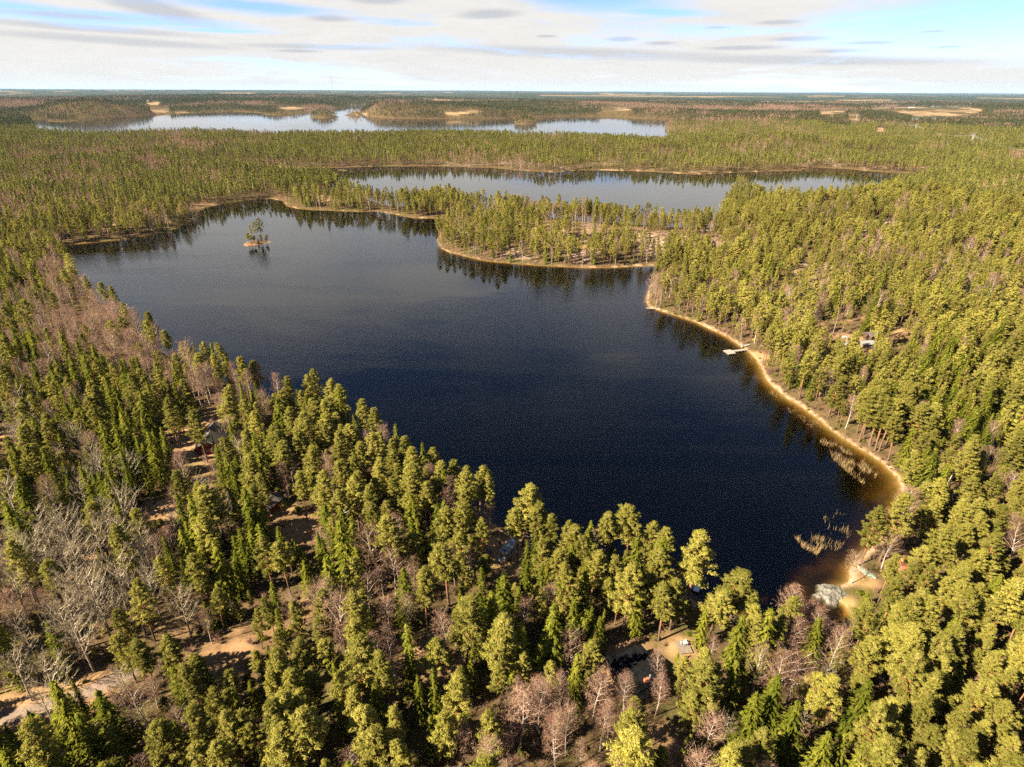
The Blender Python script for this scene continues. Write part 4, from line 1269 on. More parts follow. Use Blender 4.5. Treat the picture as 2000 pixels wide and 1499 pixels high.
for (kd, size, rel, lm, to), ii in split.items():
    ii = sorted(ii, key=lambda q: PXT[q])
    rows = [ii]
    if len(ii) > 7:    # nearer and farther halves
        byd = sorted(ii, key=lambda q: dep0[q])
        n_ = -(-len(ii) // 7)
        rows = [sorted(byd[k_ * len(byd) // n_:(k_ + 1) * len(byd) // n_], key=lambda q: PXT[q]) for k_ in range(n_)]
    for rn, row in enumerate(rows):
        rowname = '' if len(rows) == 1 else (' in the nearest row' if rn == 0 else ' in the farthest row' if rn == len(rows) - 1 else ' in a middle row')
        for n, q in enumerate(row):
            tail = '' if len(row) == 1 else ', ' + (ordn[n] if n < len(row) - 1 else 'rightmost')
            for noun, to_, rn_ in ((LOOK[kd][0], to, rowname), (short[kd], to, rowname), (tiny[kd], to, rowname), (tiny[kd], ' '.join(to.split()[-2:]), rowname.replace(' in the ', ', ').replace(' in a ', ', '))):
                lab = f'{size} {noun} {rel} {lm}' + (f' towards {to_}' if to_ else '') + rn_ + tail
                if len(lab.split()) <= 16:
                    break
            while len(lab.split()) > 16:
                lab = lab.replace('the ', '', 1) if 'the ' in lab else ' '.join(lab.split()[:16])
            LABEL[q] = lab
first = {}
for i in sidx:
    kd = names4[K[i]]
    hn = KINDS[kd][0]
    nv = len(HI_MESH[kd])
    v = int(rng.integers(0, nv))
    if kd == 'pine':
        v = int(rng.integers(6, 9)) if Hh[i] < 12.5 else int(rng.integers(0, 6)) if rng.random() < .8 else v
    s = Hh[i] / hn
    o = empty(kd + '_tree', (X[i], Y[i], Z[i] - .05), ROT[i], (s * Wd[i], s * Wd[i], s))
    tag(o, LABEL[i], LOOK[kd][1], LOOK[kd][2])
    tr_ = bpy.data.objects.new('trunk', HI_MESH[kd][v][0])
    cr_ = bpy.data.objects.new('crown', HI_MESH[kd][v][1])
    for c_ in (tr_, cr_):
        col.objects.link(c_)
        c_.parent = o


# ------------------------------------------------------------------ the rest of the forest: one mass for each kind of tree
def point_mass(name, xyz, rot, scl, var, protos, label):
    src = bpy.data.collections.new(name + '_shapes')
    for n, me_ in enumerate(protos):
        o = bpy.data.objects.new(f'{name}_shape_{n:03d}', me_)
        src.objects.link(o)
    me_ = bpy.data.meshes.new(name)
    me_.vertices.add(len(xyz))
    me_.vertices.foreach_set('co', np.ascontiguousarray(xyz, np.float32).ravel())
    for nm, typ, arr, fld in (('turn', 'FLOAT_VECTOR', rot, 'vector'), ('size', 'FLOAT_VECTOR', scl, 'vector'), ('shape', 'INT', var, 'value')):
        a_ = me_.attributes.new(nm, typ, 'POINT')
        a_.data.foreach_set(fld, np.ascontiguousarray(arr, np.int32 if typ == 'INT' else np.float32).ravel())
    o = bpy.data.objects.new(name, me_)
    col.objects.link(o)
    ng = bpy.data.node_groups.new(name, 'GeometryNodeTree')
    ng.interface.new_socket('Geometry', in_out='INPUT', socket_type='NodeSocketGeometry')
    ng.interface.new_socket('Geometry', in_out='OUTPUT', socket_type='NodeSocketGeometry')
    nn = ng.nodes
    gi, go = nn.new('NodeGroupInput'), nn.new('NodeGroupOutput')
    ip = nn.new('GeometryNodeInstanceOnPoints')
    ci = nn.new('GeometryNodeCollectionInfo')
    ci.inputs['Collection'].default_value = src
    ci.inputs['Separate Children'].default_value = True
    ci.inputs['Reset Children'].default_value = True
    ip.inputs['Pick Instance'].default_value = True

    def attr(nm, typ):
        a = nn.new('GeometryNodeInputNamedAttribute')
        a.data_type = typ
        a.inputs[0].default_value = nm
        return a.outputs[0]
    e2r = nn.new('FunctionNodeEulerToRotation')
    L = ng.links.new
    L(attr('turn', 'FLOAT_VECTOR'), e2r.inputs[0])
    L(e2r.outputs[0], ip.inputs['Rotation'])
    L(attr('size', 'FLOAT_VECTOR'), ip.inputs['Scale'])
    L(attr('shape', 'INT'), ip.inputs['Instance Index'])
    L(ci.outputs[0], ip.inputs['Instance'])
    L(gi.outputs[0], ip.inputs['Points'])
    L(ip.outputs[0], go.inputs[0])
    md = o.modifiers.new('scatter', 'NODES')
    md.node_group = ng
    return tag(o, label, kind='stuff')


rest = ~single
RD = np.hypot(X, Y)
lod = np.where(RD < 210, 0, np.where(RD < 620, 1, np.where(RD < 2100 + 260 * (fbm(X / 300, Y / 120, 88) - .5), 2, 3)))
for k, kd in enumerate(names4[:3]):
    protos, base = [], {}
    hn = KINDS[kd][0]
    for L_ in range(4):
        base[L_] = len(protos)
        if L_ == 0:
            for wd, lf in HI[kd]:
                protos.append(joined(kd, wd, lf, kd))
        else:
            for v in range(7):
                fn = {'pine': pine_shape, 'spruce': spruce_shape, 'birch': birch_shape}[kd]
                me_ = joined(kd, *fn(1000 * L_ + 10 * k + v, L_), kd)
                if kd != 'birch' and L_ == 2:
                    me_.materials[1] = M['mid_spruce_shaded' if kd == 'spruce' else 'mid_pine_shaded']
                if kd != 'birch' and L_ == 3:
                    me_.materials[1] = M['far_spruce_shaded' if kd == 'spruce' else 'far_pine_shaded']
                protos.append(me_)
    m = rest & (K == k)
    n = int(m.sum())
    s = Hh[m] / hn
    fatten = np.where(lod[m] == 3, np.where(B[m] == 6, 1.9, np.where(B[m] == 5, 1.3, 1.1)), 1.0)
    fatten = fatten * np.where(lod[m] == 2, .74, np.where(lod[m] == 3, .86, np.where(lod[m] == 1, .9, 1.0)))
    scl = np.stack([s * Wd[m] * fatten, s * Wd[m] * fatten, s], -1)
    rot = np.stack([rng.normal(0, .03, n), rng.normal(0, .03, n), ROT[m]], -1)
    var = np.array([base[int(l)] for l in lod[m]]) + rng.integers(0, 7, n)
    point_mass(kd + '_forest', np.stack([X[m], Y[m], Z[m] - .05], -1), rot, scl, var, protos,
               {'pine': 'dense yellow-green pine forest stretching round the lakes', 'spruce': 'dark green spruces scattered through the forest', 'birch': 'pinkish leafless birch woods among the pines'}[kd])

print('TREES', len(X), 'single', int(single.sum()), 'by kind', [int((K == k).sum()) for k in range(4)])

# ------------------------------------------------------------------ undergrowth: bushes and saplings between the trees
def bush_shape(seed, green):
    r = np.random.default_rng(seed)
    lf = Tri()
    n = 90
    if green:
        d = unit(r, n); d[:, 2] = abs(d[:, 2])
        pos = d * np.array([.55, .55, .8]) * r.uniform(.5, 1, (n, 1))
        lf.leaves(pos, d + unit(r, n) * .6, unit(r, n) + [0, 0, .6], r.uniform(.25, .45, n), r.uniform(.15, .3, n))
    else:
        a = r.uniform(0, 6.283, n)
        h = r.uniform(.4, 1.5, n)
        pos = np.stack([np.cos(a) * h * .4 * r.random(n), np.sin(a) * h * .4 * r.random(n), h * .6], -1)
        lf.leaves(pos, unit(r, n), np.stack([np.cos(a), np.sin(a), np.full(n, 2.0)], -1) + unit(r, n) * .5, h * .8, np.full(n, .05))
    return lf


M['heather'] = foliage('heather', (0.10, 0.085, 0.03), (0.17, 0.14, 0.035), (0.2, 0.13, 0.06), .2)
bxs, bys = scatter(15, 340, 2.3, -62, 52)
bsd = grid_at(bxs, bys, SD)
k_ = (bsd > .5) & (rng.random(len(bxs)) < .25 + .5 * fbm(bxs / 14, bys / 14, 99)) & (grid_at(bxs, bys, TRM) < .3) & (rng.random(len(bxs)) > .75 * grid_at(bxs, bys, OPENM))
bxs, bys = bxs[k_], bys[k_]
bz = grid_at(bxs, bys, ZG)
n = len(bxs)
bprot = []
for q in range(8):
    lf = bush_shape(700 + q, q < 4)
    bprot.append(lf.mesh('bush', [M['heather'] if q < 3 else M['spruce'] if q == 3 else M['twig']]))
bs = rng.uniform(.6, 1.7, n)
point_mass('undergrowth', np.stack([bxs, bys, bz], -1), np.stack([np.zeros(n), np.zeros(n), rng.uniform(0, 6.28, n)], -1), np.stack([bs, bs, bs * rng.uniform(.7, 1.2, n)], -1), rng.integers(0, 8, n), bprot, 'low bushes and saplings on the forest floor')

# ------------------------------------------------------------------ buildings
def gz(x, y):
    return ground_z(x, y)


def frame_at(p, rz):
    return Matrix.Translation(p) @ Matrix.Rotation(rz, 4, 'Z')


def house(name, label, cat, p, rz, L, W, wh, rh, wall_m, roof_m, trim_m, windows=(), door=None, over=.4, chimney=None, group=None):
    """gabled house: ridge along local x, L long, W wide, walls wh high, ridge rh above the walls"""
    root = empty(name, p, rz)
    tag(root, label, cat, group)
    b = MB()
    b.prism([(-W / 2, -.6), (W / 2, -.6), (W / 2, wh), (0, wh + rh), (-W / 2, wh)], -L / 2, L / 2)
    b.build('wall', wall_m, root)
    r = MB()
    sl = math.hypot(W / 2, rh)
    ny, nz = rh / sl, (W / 2) / sl
    tk = .14
    for s in (-1, 1):
        e = (W / 2 + over)
        ze = wh - rh * over / (W / 2)
        x0, x1 = -L / 2 - over, L / 2 + over
        pr = [(s * e, ze + .01), (0, wh + rh + .01), (0, wh + rh + .01 + tk / nz), (s * (e + ny * tk * .0), ze + .01 + tk / nz)]
        if s > 0:
            pr = pr[::-1]
        r.prism(pr, x0, x1)
    roof = r.build('roof', roof_m, root)
    fb = MB()
    for s in (-1, 1):      # barge boards along the gables
        x = s * (L / 2 + over)
        for t_ in (-1, 1):
            e = W / 2 + over
            ze = wh - rh * over / (W / 2)
            fb.prism([(t_ * e, ze - .12), (0, wh + rh - .12), (0, wh + rh + .05), (t_ * e, ze + .05)][::t_], x - .02 if s < 0 else x + .003, x + .02 if s > 0 else x - .003)
    fb.build('barge_board', trim_m, root)
    for wx, side, wz, ww, hh in windows:
        f, g = MB(), MB()
        if side in ('front', 'back'):
            y = -W / 2 if side == 'front' else W / 2
            sg = -1 if side == 'front' else 1
            f.box(wx - ww / 2 - .08, wx + ww / 2 + .08, min(y, y + sg * .05), max(y, y + sg * .05), wz - .08, wz + hh + .08)
            g.box(wx - ww / 2, wx + ww / 2, min(y + sg * .04, y + sg * .06), max(y + sg * .04, y + sg * .06), wz, wz + hh)
        else:
            x = -L / 2 if side == 'left' else L / 2
            sg = -1 if side == 'left' else 1
            f.box(min(x, x + sg * .05), max(x, x + sg * .05), wx - ww / 2 - .08, wx + ww / 2 + .08, wz - .08, wz + hh + .08)
            g.box(min(x + sg * .04, x + sg * .06), max(x + sg * .04, x + sg * .06), wx - ww / 2, wx + ww / 2, wz, wz + hh)
        fo = f.build('window', trim_m, root)
        g.build('pane', M['glass'], fo)
    if door:
        dx, side = door
        d = MB()
        if side in ('front', 'back'):
            y = -W / 2 if side == 'front' else W / 2
            sg = -1 if side == 'front' else 1
            d.box(dx - .5, dx + .5, min(y, y + sg * .06), max(y, y + sg * .06), 0, 2.0)
        else:
            x = -L / 2 if side == 'left' else L / 2
            sg = -1 if side == 'left' else 1
            d.box(min(x, x + sg * .06), max(x, x + sg * .06), dx - .5, dx + .5, 0, 2.0)
        d.build('door', trim_m, root)
    if chimney:
        cx, cy, cw, ch = chimney
        zc = wh + rh * (1 - abs(cy) / (W / 2))
        c = MB()
        c.box(cx - cw, cx + cw, cy - .35, cy + .35, zc - .4, zc + ch)
        co = c.build('chimney', M['brick'], roof)
    return root


def heading(a, b, z):
    p, q = at(*a, z), at(*b, z)
    return math.atan2(q[1] - p[1], q[0] - p[0]), p, q


# black-roofed cabin beside the grassy glade
zc = gz(*at(1242, 1320, 3)[:2])
rz, p, q = heading((1201, 1293), (1272, 1272), zc + 4.4)
mid = at(1243, 1303, zc + 4.0)
cab = house('lake_cabin', 'brown lakeside cabin with a black felt roof and brick chimney', 'cabin', (mid[0], mid[1], zc), rz, 7.2, 9.4, 2.5, 1.5, M['dark_wood'], M['black_felt'], M['plank'],
            [(-2, 'front', .9, 1.2, 1.1), (1.8, 'front', .9, 1.2, 1.1), (0, 'right', .9, 1.4, 1.1), (-2.5, 'left', .9, 1.2, 1.1)], (0, 'front'), .45)
roof = [c for c in cab.children if c.name.startswith('roof')][0]
c = MB(); c.box(.1, 1.0, -2.9, -2.45, 2.6, 3.95); ch = c.build('chimney', M['brick'], roof)
c = MB(); c.tube([(1.25, -2.65, 2.8), (1.25, -2.65, 4.55)], .16, 8); c.build('flue_pipe', M['offwhite'], roof)

# red cottage with the long grey roof
zc = gz(*at(400, 862, 3)[:2])
rz, p, q = heading((401.5, 861), (418, 822), zc + 5.0)
mid = (p + q) / 2
L = float(np.linalg.norm(q - p)) - .6
house('red_cottage', 'dark red cottage under a long grey roof with white trim', 'cottage', (mid[0], mid[1], zc), rz, L, 6.4, 2.7, 2.2, M['red'], M['grey_roof'], M['white'],
      [(-1.4, 'left', .9, .9, 1.1), (1.2, 'left', .9, .9, 1.1), (-2, 'front', .9, .9, 1.1), (2, 'front', .9, .9, 1.1), (0, 'left', 3.1, .6, .8)], (1.0, 'front'), .45, (1.0, .9, .4, .9))

# small red shed between birches
zc = gz(*at(535, 995, 1)[:2])
p = at(533, 984, zc + 1.2)
house('red_shed', 'small red shed with a white door frame between leafless birches', 'shed', (p[0], p[1], zc), math.radians(70), 4.6, 3.4, 2.2, 1.0, M['red'], M['grey_roof'], M['white'], [(0.8, 'left', .9, .6, .7)], (-.6, 'left'), .25)

# sheds on the far shore
p = on_ground(1690, 678)
house('plank_shed', 'low shed with a bright pale roof among the right shore pines', 'shed', p, math.radians(8), 5.2, 4.0, 2.0, .7, M['plank'], M['offwhite'], M['plank'], [(0, 'front', .8, .9, .8)], (1.6, 'front'), .3)
p = on_ground(1702, 662)
house('grey_shed', 'brown hut with a dark grey roof behind the pale-roofed shed', 'shed', p, math.radians(20), 5.5, 4.2, 2.2, 1.1, M['dark_wood'], M['grey_roof'], M['plank'], [(0, 'front', .8, .9, .8)], (1.6, 'front'), .3)

# far farms
for (px, py, L, W, wh, rh, rz, wall, roof_, nm, lab, cat) in [
    (1780, 213, 34, 12, 5, 4, 8, 'white', 'white', 'white_barn', 'long white barn on the dry fields near the horizon', 'barn'),
    (1742, 212, 20, 10, 5, 4, 10, 'red', 'grey_roof', 'red_barn', 'dark red barn left of the long white barn', 'barn'),
    (1822, 210, 18, 9, 5, 4, 0, 'offwhite', 'grey_roof', 'farmhouse', 'pale farmhouse right of the long white barn', 'farmhouse'),
    (261, 213.5, 50, 16, 5, 5, -2, 'red', 'offwhite', 'long_barn', 'long farm barn with a pale roof above the wooded shore', 'barn'),
    (243, 212.5, 12, 12, 5, 4, 40, 'red', 'offwhite', 'small_barn', 'small barn with pale gable left of the long farm barn', 'barn'),
    (283, 213, 18, 10, 4, 4, -6, 'red', 'offwhite', 'cow_shed', 'low red cowshed right of the long farm barn', 'barn'),
    (290, 199, 22, 12, 5, 4, -20, 'offwhite', 'white', 'hill_barn', 'white roofed barn on the hill field above the long farm barn', 'barn'),
    (1163, 219, 16, 9, 5, 4, 20, 'offwhite', 'grey_roof', 'shore_house', 'pale house by the field on the far lake shore', 'house')]:
    p = on_ground(px, py)
    house(nm, lab, cat, p, math.radians(rz), L, W, wh, rh, M[wall], M[roof_], M['white'], [(-L * .25, 'front', 1.5, 1.4, 1.4), (L * .25, 'front', 1.5, 1.4, 1.4)], (0, 'front'), .5)

# ------------------------------------------------------------------ motorhome in the camp clearing
zc = gz(*at(990, 1085, 0)[:2])
r0_, r1_ = at(1003, 1056, zc + 2.9), at(981, 1078.5, zc + 2.9)
hd = math.atan2(r1_[1] - r0_[1], r1_[0] - r0_[0])
c0 = (r0_ + r1_) / 2
mh = empty('motorhome', (c0[0], c0[1], zc), hd)
tag(mh, 'white motorhome parked under pines in the small camp clearing', 'motorhome')
b = MB()
b.prism([(-1.1, .5), (1.1, .5), (1.13, 1.6), (1.1, 2.78), (1.0, 2.88), (-1.0, 2.88), (-1.1, 2.78), (-1.13, 1.6)], -3.3, 1.3)
b.prism([(-1.08, 1.95), (1.08, 1.95), (1.06, 2.72), (.95, 2.8), (-.95, 2.8), (-1.06, 2.72)], 1.3, 2.35)
body = b.build('body', M['offwhite'], mh)
b = MB()
b.add([(1.3, -1, .5), (3.0, -.95, .5), (3.05, -.95, 1.05), (2.35, -.95, 1.2), (1.75, -.9, 1.93), (1.3, -.95, 1.93), (1.3, 1, .5), (3.0, .95, .5), (3.05, .95, 1.05), (2.35, .95, 1.2), (1.75, .9, 1.93), (1.3, .95, 1.93)],
      [(0, 1, 2, 3, 4, 5), (11, 10, 9, 8, 7, 6), (0, 6, 7, 1), (1, 7, 8, 2), (2, 8, 9, 3), (3, 9, 10, 4), (4, 10, 11, 5), (5, 11, 6, 0)])
cabp = b.build('cab', M['white'], mh)
b = MB(); b.add([(2.33, -.85, 1.245), (2.33, .85, 1.245), (1.80, .8, 1.89), (1.80, -.8, 1.89)], [(0, 1, 2, 3)]); b.build('windscreen', M['glass'], cabp)
for s in (-1, 1):
    b = MB(); b.add([(1.4, s * .985, 1.2), (2.2, s * .965, 1.2), (1.75, s * .93, 1.8), (1.4, s * .965, 1.8)], [(0, 1, 2, 3)][::1]); b.build('side_window', M['glass'], cabp)
    b = MB(); b.box(2.98, 3.07, s * .6 - .2, s * .6 + .2, .8, 1.0); b.build('headlight', M['glass'], cabp)
    b = MB(); b.box(-2.9, -1.8, min(s * 1.125, s * 1.15), max(s * 1.125, s * 1.15), 1.5, 2.1); b.build('window', M['glass'], body)
    b = MB(); b.box(-.4, .6, min(s * 1.125, s * 1.15), max(s * 1.125, s * 1.15), 1.5, 2.1); b.build('window', M['glass'], body)
    b = MB(); b.box(-3.25, 1.25, min(s * 1.12, s * 1.138), max(s * 1.12, s * 1.138), 1.05, 1.25); b.build('stripe', M['steel'], body)
    for x in (-2.0, 2.2):
        w_ = MB(); w_.tube([(x, s * .72, .36), (x, s * 1.0, .36)], .36, 14); wo_ = w_.build('wheel', M['tyre'], mh)
        w_ = MB(); w_.tube([(x, s * .74, .36), (x, s * 1.02, .36)], .2, 10); w_.build('rim', M['steel'], wo_)
b = MB(); b.box(-1.35, -.7, -1.16, -1.12, .6, 2.4); b.build('door', M['white'], body)
for x in (-2.3, -.2, 1.6):
    b = MB(); b.box(x - .35, x + .35, -.35, .35, 2.7, 2.98 if x < 1.5 else 2.86); b.build('roof_hatch', M['glass' if x > 1.5 else 'steel'], body)
b = MB(); b.box(3.03, 3.16, -.95, .95, .42, .66); b.build('bumper', M['steel'], cabp)

# blue covered pile beside it
p = on_ground(950, 1080)
b = MB(); b.prism([(-.8, 0), (.8, 0), (.6, .7), (0, 1.0), (-.55, .75)], -.9, .9)
o = b.build('tarpaulin_heap', M['blue_plastic']); o.location = p; o.rotation_euler.z = .4
tag(o, 'low heap under a blue tarpaulin left of the motorhome', 'tarpaulin')

# white trailer half hidden by pines
p = on_ground(670, 1016)
tr = empty('camping_trailer', p, math.radians(60)); tag(tr, 'small white camping trailer half hidden among pines', 'trailer')
b = MB(); b.prism([(-.9, .45), (.9, .45), (.95, 1.2), (.8, 2.0), (-.8, 2.0), (-.95, 1.2)], -1.5, 1.5); b.build('body', M['white'], tr)
b = MB(); b.box(-.5, .5, .9, .96, 1.1, 1.6); b.build('window', M['glass'], tr)
b = MB(); b.tube([(1.4, 0, .5), (2.6, 0, .5)], .05, 6); b.build('drawbar', M['steel'], tr)
for s in (-1, 1):
    b = MB(); b.tube([(0, s * .8, .3), (0, s * .98, .3)], .3, 12); b.build('wheel', M['tyre'], tr)


# ------------------------------------------------------------------ boats
def rowboat(name, label, cat, p, rz, L=4.2, W=1.4, D=.5, hull='white', inside='plank', upside=False, tilt=0.0):
    root = empty(name, p, rz); tag(root, label, cat)
    root.rotation_euler = ((math.pi if upside else 0) + tilt, 0, rz)
    if upside:
        root.location = (p[0], p[1], p[2] + D + .04)
    ns, nk = 9, 7

    def ring(off, h0):
        V = []
        for i in range(ns):
            s = i / (ns - 1)
            wv = (math.sin(math.pi * min(1, .16 + .84 * s)) ** .6) * W / 2 if s < .5 else W / 2 * (1 - ((s - .5) / .5) ** 2.6 * .92)
            sheer = .18 * (2 * s - .9) ** 2
            for k in range(nk):
                a = math.pi * k / (nk - 1)
                V.append((-L / 2 + L * s * (1 - off * .03) + off * .03, (wv - off * .03) * math.cos(a), max(0, (D + sheer) - (D + sheer - off * h0) * math.sin(a) ** .7)))
        return V
    b = MB()
    F = []
    for i in range(ns - 1):
        for k in range(nk - 1):
            F.append((i * nk + k, i * nk + k + 1, (i + 1) * nk + k + 1, (i + 1) * nk + k))
    Vo, Vi = ring(0, 0), ring(1, .05)
    n_ = len(Vo)
    F2 = [tuple(n_ + j for j in f[::-1]) for f in F]
    rim = []
    for i in range(ns - 1):
        rim.append((i * nk, (i + 1) * nk, n_ + (i + 1) * nk, n_ + i * nk))
        rim.append(((i + 1) * nk + nk - 1, i * nk + nk - 1, n_ + i * nk + nk - 1, n_ + (i + 1) * nk + nk - 1))
    cap = [tuple(range(nk)), tuple(n_ + j for j in range(nk))[::-1]]
    b.add(Vo + Vi, F + F2 + rim + cap)
    b.build('hull', M[hull], root, smooth=False)
    for x in (-.2, .18):
        t_ = MB(); t_.box(L * x - .13, L * x + .13, -W * .44, W * .44, D * .6, D * .6 + .04); t_.build('thwart', M[inside], root)
    g = MB()
    for s in (-1, 1):
        g.tube([(-L / 2 + L * i / (ns - 1), s * abs(Vo[i * nk][1]), Vo[i * nk][2]) for i in range(ns)], .035, 5)
    g.build('gunwale', M['white' if hull != 'white' else 'plank'], root)
    return root


rowboat('white_dinghy', 'white dinghy lying on the bank below pinkish leafless trees', 'dinghy', on_ground(567, 761), math.radians(25), 4.6, 1.7)
rowboat('shaded_rowboat', 'pale rowboat in tree shade left of the white dinghy', 'rowboat', on_ground(519, 756), math.radians(15), 5.5, 1.8, .5, 'hull_green')
rowboat('upturned_rowboat', 'pale green rowboat upturned on the bank above the big shore rock', 'rowboat', on_ground(1692, 1119), math.atan2(*(on_ground(1674, 1110) - on_ground(1708, 1128)).yx), 4.6, 1.5, .5, 'hull_green', upside=True)
rowboat('red_canoe', 'red canoe upturned under the tall white-stemmed birch', 'canoe', on_ground(1763, 1103), math.radians(80), 3.6, 1.1, .45, 'canoe_red', upside=True)
rowboat('red_kayak', 'small red boat upturned in the pines right of the red canoe', 'boat', on_ground(1807, 1124), math.radians(10), 3.0, 1.0, .4, 'canoe_red', upside=True)
pb = on_ground(1456, 677)
rowboat('white_rowboat', 'white rowboat pulled up beside the square-ended jetty', 'rowboat', pb, math.radians(25), 4.6, 1.5)


# ------------------------------------------------------------------ jetties and the terrace
def deck(root, x0, x1, y0, y1, z, mat, name='deck', gap=.02, bw=.16):
    """boards across x, a few pixels wide at most: joined into one part"""
    b = MB()
    n = max(1, int((x1 - x0) / bw))
    for i in range(n):
        xa = x0 + (x1 - x0) * i / n
        dz = random.uniform(-.012, .012)
        b.box(xa, xa + (x1 - x0) / n - gap, y0, y1, z - .05 + dz, z + dz)
    o = b.build(name, mat, root)
    o['kind'] = 'stuff'
    return o


def jetty(name, label, a, bpt, W, mat, end=None, end_mat=None, z=.45):
    p, q = Vector(at(*a, z)), Vector(at(*bpt, z))
    root = empty(name, (p.x, p.y, 0), math.atan2(q.y - p.y, q.x - p.x)); tag(root, label, 'jetty')
    L = (q - p).length
    deck(root, 0, L, -W / 2, W / 2, z, mat, 'walkway')
    for s in (-1, 1):
        b = MB(); b.box(0, L, s * W * .4 - .05, s * W * .4 + .05, z - .22, z - .07); b.build('beam', M['plank'], root)
    for x in np.arange(.6, L + .1, 1.8):
        for s in (-1, 1):
            b = MB(); b.tube([(x, s * (W / 2 + .06), -2.0), (x, s * (W / 2 + .06), z + .12)], .06, 6); b.build('post', M['plank'], root)
    if end:
        eL, eW, off = end
        deck(root, L + .02, L + eL, off - eW / 2, off + eW / 2, z + .03, end_mat or mat, 'platform')
        b = MB(); b.box(L + .05, L + eL - .03, off - eW / 2 + .05, off + eW / 2 - .05, z - .35, z - .03); b.build('float', M['plank'], root)
    return root


jetty('near_jetty', 'wooden jetty with a pale grey end platform by the near pines', (1326, 1136), (1356, 1146.5), 1.4, M['plank'], (1.25, 1.7, -.35), M['steel'])
jetty('square_jetty', 'pale jetty with a broad square end platform off the right shore', (1456, 683), (1431, 686), 1.5, M['pale_plank'], (3.6, 4.2, .4), M['pale_plank'])
jetty('small_jetty', 'short pale jetty at the wooded point of the right shore', (1279, 603), (1263, 602), 1.6, M['pale_plank'])

p = on_ground(1335, 1266)
te = empty('terrace', p, math.radians(8)); tag(te, 'small wooden terrace in the sun right of the black-roofed cabin', 'terrace')
deck(te, -1.3, 1.3, -1.5, 1.5, .35, M['plank'], 'deck', bw=.14)
for x in (-1.2, 1.2):
    for y in (-1.4, 1.4):
        b = MB(); b.box(x - .06, x + .06, y - .06, y + .06, -.4, .3); b.build('post', M['plank'], te)
tb = empty('garden_table', (p.x + .3, p.y + .4, p.z + .36), .3); tag(tb, 'small white garden table on the wooden terrace', 'table')
b = MB(); b.box(-.5, .5, -.35, .35, .68, .73); b.build('tabletop', M['white'], tb)
for x in (-.42, .42):
    for y in (-.28, .28):
        b = MB(); b.box(x - .03, x + .03, y - .03, y + .03, 0, .68); b.build('leg', M['white'], tb)
for nx, (dx, dy, rz, lab) in enumerate([(-.6, .2, .2, 'white garden chair on the left side of the terrace table'), (.35, 1.0, 2.2, 'white garden chair behind the terrace table')]):
    ch_ = empty('garden_chair', (p.x + .3 + dx, p.y + .3 + dy * .8, p.z + .36), rz); tag(ch_, lab, 'chair', 'garden chairs on the terrace')
    b = MB(); b.box(-.24, .24, -.24, .24, .42, .46); b.build('seat', M['white'], ch_)
    b = MB(); b.box(-.26, -.22, -.24, .24, .46, .9); b.build('backrest', M['white'], ch_)
    for x in (-.2, .2):
        for y in (-.2, .2):
            b = MB(); b.box(x - .025, x + .025, y - .025, y + .025, 0, .42); b.build('leg', M['white'], ch_)


# ------------------------------------------------------------------ rocks
def rock_from(name, label, pts, hmax, mat, z0=0.0, sag=.5):
    P = np.array([at(a, b_, .3)[:2] for a, b_ in pts])
    lo, hi = P.min(0) - .6, P.max(0) + .6
    nx, ny = 90, 90
    xs, ys = np.linspace(lo[0], hi[0], nx), np.linspace(lo[1], hi[1], ny)
    Xg, Yg = np.meshgrid(xs, ys, indexing='ij')
    d = -poly_dist(Xg, Yg, P) + (fbm(Xg * 1.4, Yg * 1.4, 3) - .5) * .5
    z = np.where(d > 0, hmax * (1 - np.exp(-d / .55)) * (.55 + .8 * fbm(Xg / 1.6, Yg / 1.6, 8)), d * 1.2)
    z += ((fbm(Xg * 2.2, Yg * 2.2, 13) - .5) * .4 + np.round((Xg * .5 + Yg * .3 + fbm(Xg, Yg, 5)) * 1.6) % 2 * .10) * (d > 0)
    z -= .38 * np.exp(-((fbm(Xg / 2.2, Yg / 2.2, 77) - .5) / .035) ** 2) * (d > 0)
    z = np.maximum(z, -.9)
    ids = np.arange(nx * ny).reshape(nx, ny)
    ok = (d > -.7)
    cell = ok[:-1, :-1] & ok[1:, :-1] & ok[:-1, 1:] & ok[1:, 1:]
    q = np.stack([ids[:-1, :-1], ids[1:, :-1], ids[1:, 1:], ids[:-1, 1:]], -1)[cell]
    me_ = mesh_from(name, np.stack([Xg, Yg, z + z0], -1).reshape(-1, 3), [q], [mat], smooth=False)
    o = bpy.data.objects.new(name, me_); col.objects.link(o)
    return tag(o, label, 'rock')


